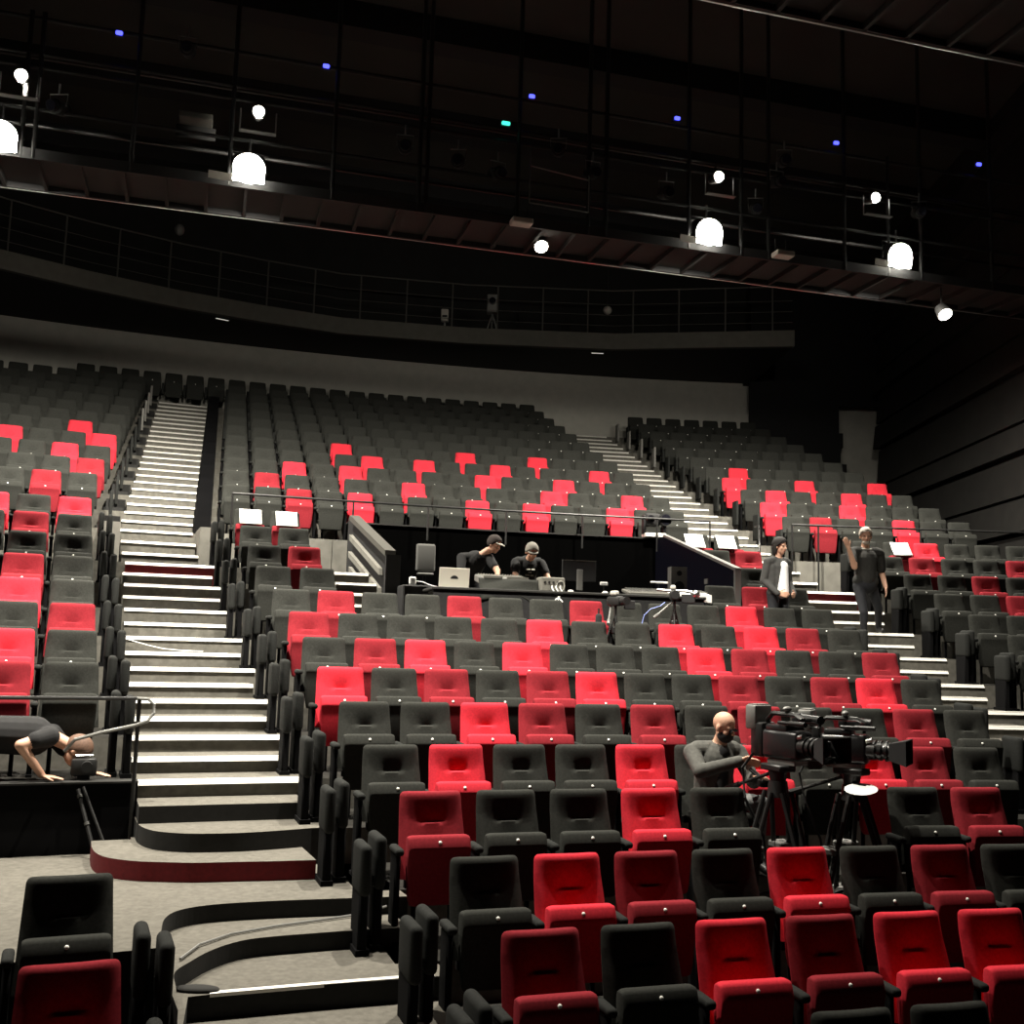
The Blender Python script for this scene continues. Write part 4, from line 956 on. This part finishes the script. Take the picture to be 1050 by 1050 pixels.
def head(prims, c, fwd, up=(0, 0, 1), m=0, sc=1.):
    c = Vector(c); f = Vector(fwd).normalized(); u = Vector(up); u = (u - f * u.dot(f)).normalized(); s = f.cross(u).normalized()
    R = Matrix((s, f, u)).transposed().to_4x4()            # columns: side, forward, up
    L = lambda x, y, z: c + (s * x + f * y + u * z) * sc
    E = lambda p, r, mm=m: prims.append(('e', L(*p), (r[0] * sc, r[1] * sc, r[2] * sc), mm, R))
    E((0, -.012, .028), (.075, .094, .088)); E((0, .018, -.045), (.058, .07, .072)); E((0, .045, -.088), (.034, .034, .028))
    prims.append(('c', L(0, .078, .012), L(0, .100, -.025), .009 * sc, .014 * sc, m))
    for sx in (-1, 1): E((sx * .076, -.005, -.012), (.012, .022, .032)); E((sx * .03, .066, .018), (.024, .016, .011)); E((sx * .040, .05, -.03), (.022, .025, .022))
    E((0, .076, -.060), (.024, .012, .010))
    return L, R, s, f, u
def face(root, L, R, sc=1., brow=None):
    for sx in (-1, 1):
        mb = MB(); mb.ell(L(sx * .03, .078, .003), (.011 * sc, .008 * sc, .007 * sc), R, 10, 6); obj('eye', mb.mesh('eye', [M_BLACK], True), root)
    mb = MB(); mb.ell(L(0, .089, -.061), (.020 * sc, .006 * sc, .004 * sc), R, 10, 6); obj('mouth', mb.mesh('mouth', [mat('lips', (.40, .16, .13), .6)], True), root)
def hair_cap(L, R, sc, m, root, name='hair', low=-.01, pts=None, thick=1.0):
    """shell of hair over the skull, cut off below a plane that rises towards the face"""
    mb = MB(); n, k = 24, 14; vs = []; idx = {}
    for i in range(k + 1):
        el = -.75 + (pi / 2 + .75) * i / k
        for j in range(n):
            az = 2 * pi * j / n; fy = sin(az)          # +1 = forward
            lim = -.75 + max(0, fy + .15) * 1.15
            e = max(el, min(lim, 1.4)); vs.append(L(.083 * thick * cos(e) * cos(az), -.012 + .102 * thick * cos(e) * sin(az), .030 + .096 * thick * sin(e)))
    mb.add(vs, [(i * n + j, i * n + (j + 1) % n, (i + 1) * n + (j + 1) % n, (i + 1) * n + j) for i in range(k) for j in range(n)])
    c = obj(name, mb.mesh(name, [m], True, 180), root); md = c.modifiers.new('t', 'SOLIDIFY'); md.thickness = .012; md.offset = 0
    return c
def brim(L, R, root, m, fw=.075, down=.0):
    mb = MB(); vs = []; n = 14
    for i in range(n + 1):
        a = pi * i / n; vs.append(L(.072 * cos(a), .06 + .0 * sin(a) + .02 * sin(a), .048)); vs.append(L(.078 * cos(a), .062 + fw * sin(a) + .02 * sin(a), .040 - down * sin(a)))
    mb.add(vs, [(2 * i, 2 * i + 1, 2 * i + 3, 2 * i + 2) for i in range(n)]); c = obj('cap_brim', mb.mesh('cap_brim', [m], True, 180), root); c.modifiers.new('t', 'SOLIDIFY').thickness = .006
V = Vector
M_TEE = mat('black_tshirt', (.010, .010, .011), .9, noise=.2, scale=25); M_JEAN = mat('dark_jeans', (.011, .012, .016), .9, noise=.25, scale=30)
M_TEEG = mat('dark_grey_tshirt', (.024, .024, .022), .9, noise=.2, scale=25); M_SHOE = mat('black_shoes', (.012, .012, .012), .5); M_JACK = mat('charcoal_jacket', (.045, .046, .045), .9, noise=.2, scale=25)
M_SHIRT = mat('white_shirt', (.85, .86, .88), .8); M_HAIRD = mat('dark_hair', (.012, .009, .008), .8, noise=.3, scale=60); M_HAIRG = mat('grey_hair', (.42, .38, .33), .7, noise=.25, scale=60); M_HAIRR = mat('brown_hair', (.13, .07, .045), .7, noise=.3, scale=60)
M_CAPG = mat('grey_cap', (.24, .23, .20), .9); M_JGREY = mat('grey_trousers', (.16, .165, .165), .85, noise=.2, scale=30)
def limb(pr, a, b, c, r, m1, m2):
    pr.append(('c', a, b, r[0], r[1], m1)); pr.append(('c', b, c, r[1], r[2], m2))
def legs(pr, hip, kn, an, toe, m=2, ms=3):
    for sg in (0, 1):
        pr.append(('c', hip[sg], kn[sg], .092, .062, m)); pr.append(('c', kn[sg], an[sg], .062, .045, m)); pr.append(('c', V(an[sg]) + V((0, 0, -.03)), toe[sg], .044, .036, ms))

# --- man in cap leaning over the desk, booth left
t = thing('person', 'man in black T-shirt and dark cap leaning over the desk, booth left', 'person', P(5.6, 15.0, FK[10]), RZ(5.6, 15.0))
pr = []
legs(pr, [(-.12, .14, .90), (.10, .16, .90)], [(-.14, .10, .50), (.12, .10, .50)], [(-.15, .16, .10), (.13, .16, .10)], [(-.15, .03, .04), (.13, .03, .04)])
pr += [('e', (-.01, .15, .93), (.17, .12, .14), 2), ('c', (-.01, .12, 1.0), (.06, -.02, 1.22), .15, .165, 1), ('c', (-.10, -.04, 1.26), (.20, -.09, 1.28), .085, .085, 1), ('c', (.10, -.08, 1.28), (.22, -.14, 1.38), .062, .056, 0)]
limb(pr, (-.15, -.06, 1.25), (-.19, -.22, 1.02), (-.215, -.40, .83), (.066, .045, .030), 0, 0); pr.append(('c', (-.15, -.06, 1.26), (-.178, -.17, 1.09), .078, .066, 1)); hand(pr, (-.215, -.40, .83), (0, -.9, -.12), (1, 0, 0), (0, 0, 1), .15)
limb(pr, (.24, -.11, 1.26), (.33, -.30, 1.08), (.28, -.52, 1.0), (.066, .045, .030), 0, 0); pr.append(('c', (.24, -.11, 1.27), (.295, -.23, 1.15), .078, .066, 1)); hand(pr, (.28, -.52, 1.0), (-.3, -.8, -.25), (-1, 0, 0), (0, 0, 1), .3)
L, R, s_, f_, u_ = head(pr, (.30, -.19, 1.47), (.62, -.62, -.38), sc=1.05)
body('man_left', t, pr, [M_SKIN, M_TEE, M_JEAN, M_SHOE]); face(t, L, R); hair_cap(L, R, 1.05, mat('dark_cap', (.035, .025, .022), .85), t, 'cap', thick=1.06); brim(L, R, t, M_PALE)
# --- man in grey cap, booth right
t = thing('person', 'man in grey cap and printed black T-shirt bent over the console, booth right', 'person', P(6.47, 15.05, FK[10]), RZ(6.47, 15.0))
pr = []
legs(pr, [(-.11, .16, .86), (.11, .16, .86)], [(-.13, .08, .48), (.13, .08, .48)], [(-.14, .16, .10), (.14, .16, .10)], [(-.15, .03, .04), (.15, .03, .04)])
pr += [('e', (0, .17, .90), (.17, .12, .14), 2), ('c', (0, .12, .98), (0, -.06, 1.19), .15, .165, 1), ('c', (-.15, -.09, 1.235), (.15, -.09, 1.235), .09, .09, 1), ('c', (0, -.12, 1.25), (0, -.20, 1.32), .06, .056, 0)]
for sg in (-1, 1):
    limb(pr, (sg * .19, -.10, 1.22), (sg * .245, -.28, 1.02), (sg * .215, -.52, .92), (.064, .045, .030), 0, 0); pr.append(('c', (sg * .19, -.10, 1.225), (sg * .228, -.22, 1.09), .08, .068, 1)); hand(pr, (sg * .215, -.52, .92), (-.1 * sg, -.9, -.2), (-sg, 0, 0), (0, 0, 1), .3)
L, R, s_, f_, u_ = head(pr, (0, -.27, 1.385), (0, -.80, -.55), sc=1.05)
body('man_right', t, pr, [M_SKIN, M_TEE, M_JEAN, M_SHOE]); face(t, L, R); hair_cap(L, R, 1.05, M_CAPG, t, 'cap', thick=1.07); brim(L, R, t, M_CAPG, .05)
mb = MB()
for x, z, w in ((-.03, 1.13, .05), (.04, 1.13, .05), (0, 1.09, .045), (-.03, 1.05, .06), (.04, 1.045, .045)): mb.box((x, -.222 + (1.13 - z) * -.02 + (1.13 - z) * .75, z), (w, .012, .024), 0, Matrix.Rotation(radians(-40), 4, 'X'))
obj('shirt_print', mb.mesh('print', [M_PALE]), t, label='pale print')
# --- person in jacket and white shirt
t = thing('person', 'person in dark jacket and white shirt standing among seats right of the booth', 'person', P(9.44, 13.52, FK[10]), RZ(9.44, 13.5) + .35)
pr = []
legs(pr, [(-.09, 0, .84), (.09, 0, .84)], [(-.10, -.03, .46), (.10, -.03, .46)], [(-.10, .02, .09), (.10, .02, .09)], [(-.11, -.13, .04), (.11, -.13, .04)])
pr += [('e', (0, 0, .88), (.16, .115, .14), 2), ('c', (0, 0, .92), (0, 0, 1.20), .145, .155, 1), ('c', (-.13, 0, 1.29), (.13, 0, 1.29), .075, .075, 1), ('c', (0, -.01, 1.32), (0, -.03, 1.42), .052, .048, 0),
       ('c', (.0, -.075, .88), (.0, -.085, 1.22), .105, .085, 4), ('c', (-.13, -.02, .86), (-.12, -.02, 1.2), .06, .075, 1), ('c', (.13, -.02, .86), (.12, -.02, 1.2), .06, .075, 1)]
for sg in (-1, 1):
    limb(pr, (sg * .18, .0, 1.28), (sg * .235, .03, 1.02), (sg * .15, -.16, .84), (.066, .052, .042), 1, 1); hand(pr, (sg * .15, -.16, .84), (-.55 * sg, -.6, -.15), (0, 0, 1), (sg, -.3, 0), .5)
L, R, s_, f_, u_ = head(pr, (0, -.05, 1.51), (.25, -.95, -.12), sc=.98)
body('person_jacket', t, pr, [M_SKIN, M_JACK, M_JEAN, M_SHOE, M_SHIRT]); face(t, L, R, .98)
hair_cap(L, R, .98, M_HAIRD, t, thick=1.10)
mb = MB()
for sx in (-1, 1): mb.cone(L(sx * .07, -.03, .0), L(sx * .062, -.03, -.09), .032, .026)
mb.cone(L(0, -.085, .0), L(0, -.075, -.10), .05, .045); obj('hair_sides', mb.mesh('hair_sides', [M_HAIRD], True, 180), t)
# --- man walking on the right stairs
t = thing('person', 'grey-haired man in dark T-shirt walking on the right stairs, arm raised', 'person', P(11.27, 14.25, 2.605), RZ(11.27, 14.25))
pr = []
legs(pr, [(-.08, .0, .86), (.12, .02, .88)], [(-.07, -.14, .47), (.27, .10, .55)], [(-.05, -.07, .09), (.36, .30, .26)], [(-.06, -.24, .04), (.36, .17, .215)])
pr += [('e', (.02, .0, .90), (.18, .13, .15), 2), ('c', (.02, 0, .99), (.03, -.01, 1.26), .155, .175, 1), ('c', (-.15, -.01, 1.37), (.20, -.01, 1.37), .088, .088, 1), ('c', (.02, -.02, 1.40), (.01, -.05, 1.50), .062, .058, 0), ('c', (-.06, 0, .95), (.11, 0, .95), .11, .11, 1)]
limb(pr, (-.19, -.02, 1.35), (-.255, -.25, 1.13), (-.38, -.33, 1.40), (.068, .046, .031), 0, 0); pr.append(('c', (-.19, -.02, 1.36), (-.235, -.17, 1.20), .085, .068, 1)); hand(pr, (-.38, -.33, 1.40), (-.35, -.1, .75), (1, 0, .3), (-.5, -.5, 0), .25)
limb(pr, (.24, .0, 1.35), (.31, .06, 1.08), (.30, -.08, .86), (.068, .046, .031), 0, 0); pr.append(('c', (.24, 0, 1.36), (.29, .045, 1.14), .085, .072, 1)); hand(pr, (.30, -.08, .86), (0, -.25, -.9), (-.3, -.9, 0), (1, 0, 0), .4)
L, R, s_, f_, u_ = head(pr, (.0, -.08, 1.61), (-.25, -.93, -.15), sc=1.06)
body('man_walking', t, pr, [M_SKIN, M_TEEG, M_JEAN, M_SHOE]); face(t, L, R); hair_cap(L, R, 1.06, M_HAIRG, t, thick=1.04)
mb = MB(); mb.ell(L(0, .05, -.085), (.055, .045, .04), R); obj('beard', mb.mesh('beard', [M_HAIRG], True), t)
mb = MB(); mb.path([V((.02, -.02, 1.43)) + V((.085 * cos(a), .075 * sin(a) - .01, .02 * sin(a))) for a in [2 * pi * i / 20 for i in range(21)]], .014, 8); obj('collar', mb.mesh('collar', [M_PALE], True), t, label='pale collar')
# --- seated cameraman
t = thing('person', 'bald man in grey jacket with dark lower face seated beside the broadcast cameras', 'person', P(SITTER[0], SITTER[1], FK[4]), RZ(*SITTER))
pr = []
legs(pr, [(-.08, -.02, .53), (.10, -.02, .53)], [(-.10, -.42, .55), (.24, -.40, .57)], [(-.11, -.40, .12), (.25, -.33, .12)], [(-.12, -.52, .05), (.27, -.46, .05)])
pr += [('e', (0, -.01, .56), (.18, .15, .12), 2), ('c', (0, .0, .62), (0, -.05, .86), .155, .17, 1), ('c', (-.15, -.05, .945), (.15, -.06, .945), .085, .085, 1), ('c', (.01, -.07, .96), (.03, -.11, 1.06), .06, .056, 0), ('c', (.01, -.145, .66), (.015, -.155, .93), .065, .06, 4)]
limb(pr, (-.205, -.05, .93), (-.215, -.24, .80), (.04, -.42, .90), (.075, .06, .046), 1, 1); hand(pr, (.05, -.43, .905), (.75, -.5, -.05), (-.3, -.3, .6), (-.3, .2, .9), .3)
limb(pr, (.205, -.06, .93), (.25, -.25, .72), (.16, -.46, .78), (.075, .06, .046), 1, 1); hand(pr, (.16, -.46, .78), (.2, -.9, .1), (-1, 0, .2), (0, 0, 1), .45)
L, R, s_, f_, u_ = head(pr, (.035, -.15, 1.15), (.50, -.78, -.36), sc=1.03)
body('man_seated', t, pr, [M_SKIN, mat('grey_jacket', (.075, .075, .068), .9, noise=.25, scale=30), M_JGREY, M_SHOE, M_TEE]); face(t, L, R)
mb = MB(); mb.ell(L(0, .034, -.060), (.068, .070, .062), R); obj('dark_lower_face', mb.mesh('dark_lower_face', [M_BLACK], True), t, label='black lower face')  # black shell over the lower face
mb = MB(); mb.rbox(L(-.032, .088, .004), (.05, .012, .03), .005, 1, 0, R); mb.rbox(L(.032, .088, .004), (.05, .012, .03), .005, 1, 0, R); mb.rbox(L(0, .092, .008), (.02, .008, .008), .003, 1, 0, R); obj('glasses', mb.mesh('glasses', [M_GLASS]), t)
t = thing('remote_control', 'black pan bar controller with pale ring held by the seated cameraman', 'controller', P(5.26, 7.55, FK[3] + .98), RZ(5.26, 7.5))
mb = MB(); mb.rbox((0, 0, 0), (.07, .10, .06), .015, 2); mb.tube((-.06, .12, .1), (.05, -.05, -.02), .016); obj('grip', mb.mesh('rc', [M_SHELL], True), t); mb = MB(); mb.ell((-.06, .12, .105), (.025, .02, .025)); obj('knob', mb.mesh('rck', [M_PALE], True), t)
# --- person crouching on the left block
t = thing('person', 'person in black T-shirt crouching head down on the ledge at the left edge', 'person', P(-.02, 9.85, FK[6] + .005), RZ(-.02, 9.85))
pr = []
legs(pr, [(-.62, .06, .34), (-.60, -.10, .34)], [(-.36, .10, .085), (-.34, -.14, .085)], [(-.78, .08, .07), (-.76, -.12, .07)], [(-.90, .08, .05), (-.88, -.12, .05)])
pr += [('e', (-.60, -.02, .36), (.16, .19, .15), 2), ('c', (-.50, -.02, .38), (-.05, -.05, .36), .15, .165, 1), ('c', (.06, -.18, .36), (.08, .12, .36), .088, .088, 1), ('c', (.12, -.04, .34), (.22, -.06, .29), .06, .055, 0)]
limb(pr, (.08, -.20, .36), (-.13, -.30, .31), (.04, -.24, .07), (.062, .045, .03), 0, 0); pr.append(('c', (.08, -.20, .365), (-.02, -.26, .345), .08, .07, 1)); hand(pr, (.05, -.24, .055), (.95, -.1, -.12), (0, -1, 0), (0, 0, 1), .1)
limb(pr, (.10, .12, .36), (.26, .16, .16), (.42, -.06, .06), (.062, .045, .03), 0, 0); pr.append(('c', (.10, .12, .365), (.20, .15, .24), .08, .07, 1)); hand(pr, (.42, -.08, .055), (.9, -.35, -.1), (0, 1, 0), (0, 0, 1), .15)
L, R, s_, f_, u_ = head(pr, (.30, -.08, .235), (.62, -.2, -.75), (.75, 0, .62), sc=1.03)
body('person_crouching', t, pr, [M_SKIN, M_TEE, M_JEAN, M_SHOE]); face(t, L, R); hair_cap(L, R, 1.03, M_HAIRR, t, thick=1.06)
t = thing('equipment_case', 'small dark camera with chrome fittings beside the crouching person', 'camera', P(.34, 9.69, FK[6] + .02), RZ(.3, 9.7))
mb = MB(); mb.rbox((0, 0, .10), (.20, .14, .14), .02, 2); obj('body', mb.mesh('eq', [M_SHELL], True), t); mb = MB(); mb.tube((.02, -.07, .11), (.02, -.13, .11), .045, n=14); obj('lens', mb.mesh('eql', [M_STEEL], True), t)
mb = MB(); mb.rbox((0, 0, .19), (.14, .03, .02), .006, 1); mb.tube((-.08, -.05, .03), (-.08, -.05, .17), .008); obj('handle', mb.mesh('eqh', [M_CHROME]), t); mb = MB(); mb.box((0, 0, .012), (.1, .1, .03)); obj('base', mb.mesh('eqb', [M_STEEL]), t)
t = thing('folded_stand', 'folded black stand with chrome joints leaning on the wall above landing', 'stand')
a, b = P(.30, 9.46, 1.22), P(.46, 9.25, .71); mb = MB(); mb.tube(a, b, .016); mb.tube(a + V((.04, 0, .02)), b + V((.09, .05, 0)), .012); obj('tube', mb.mesh('fs', [M_STEEL]), t)
for q in (.1, .5, .95):
    p = a + (b - a) * q; mb = MB(); mb.tube(p - (b - a) * .02, p + (b - a) * .02, .022, n=10); obj('joint', mb.mesh('fsj', [M_CHROME]), t)

# ------------------------------------------------------------------ world, camera, output look
w = bpy.data.worlds.new('World'); SC.world = w; w.use_nodes = True
w.node_tree.nodes['Background'].inputs['Color'].default_value = (.9, .95, 1, 1); w.node_tree.nodes['Background'].inputs['Strength'].default_value = .0008
cd = bpy.data.cameras.new('camera'); cam = bpy.data.objects.new('camera', cd); COL.objects.link(cam)
cd.sensor_width = 36; cd.lens = FPX / 1050 * 36; cd.clip_end = 200; cd.clip_start = .05
cam.matrix_world = Matrix.Translation((0, 0, CAMZ)) @ Matrix.Rotation(pi / 2 + PITCH, 4, 'X') @ Matrix.Rotation(ROLL, 4, 'Z')
SC.camera = cam
vs_ = SC.view_settings; vs_.view_transform = 'Standard'; vs_.look = 'None'; vs_.gamma = 1; vs_.use_curve_mapping = False; vs_.exposure = 0.0
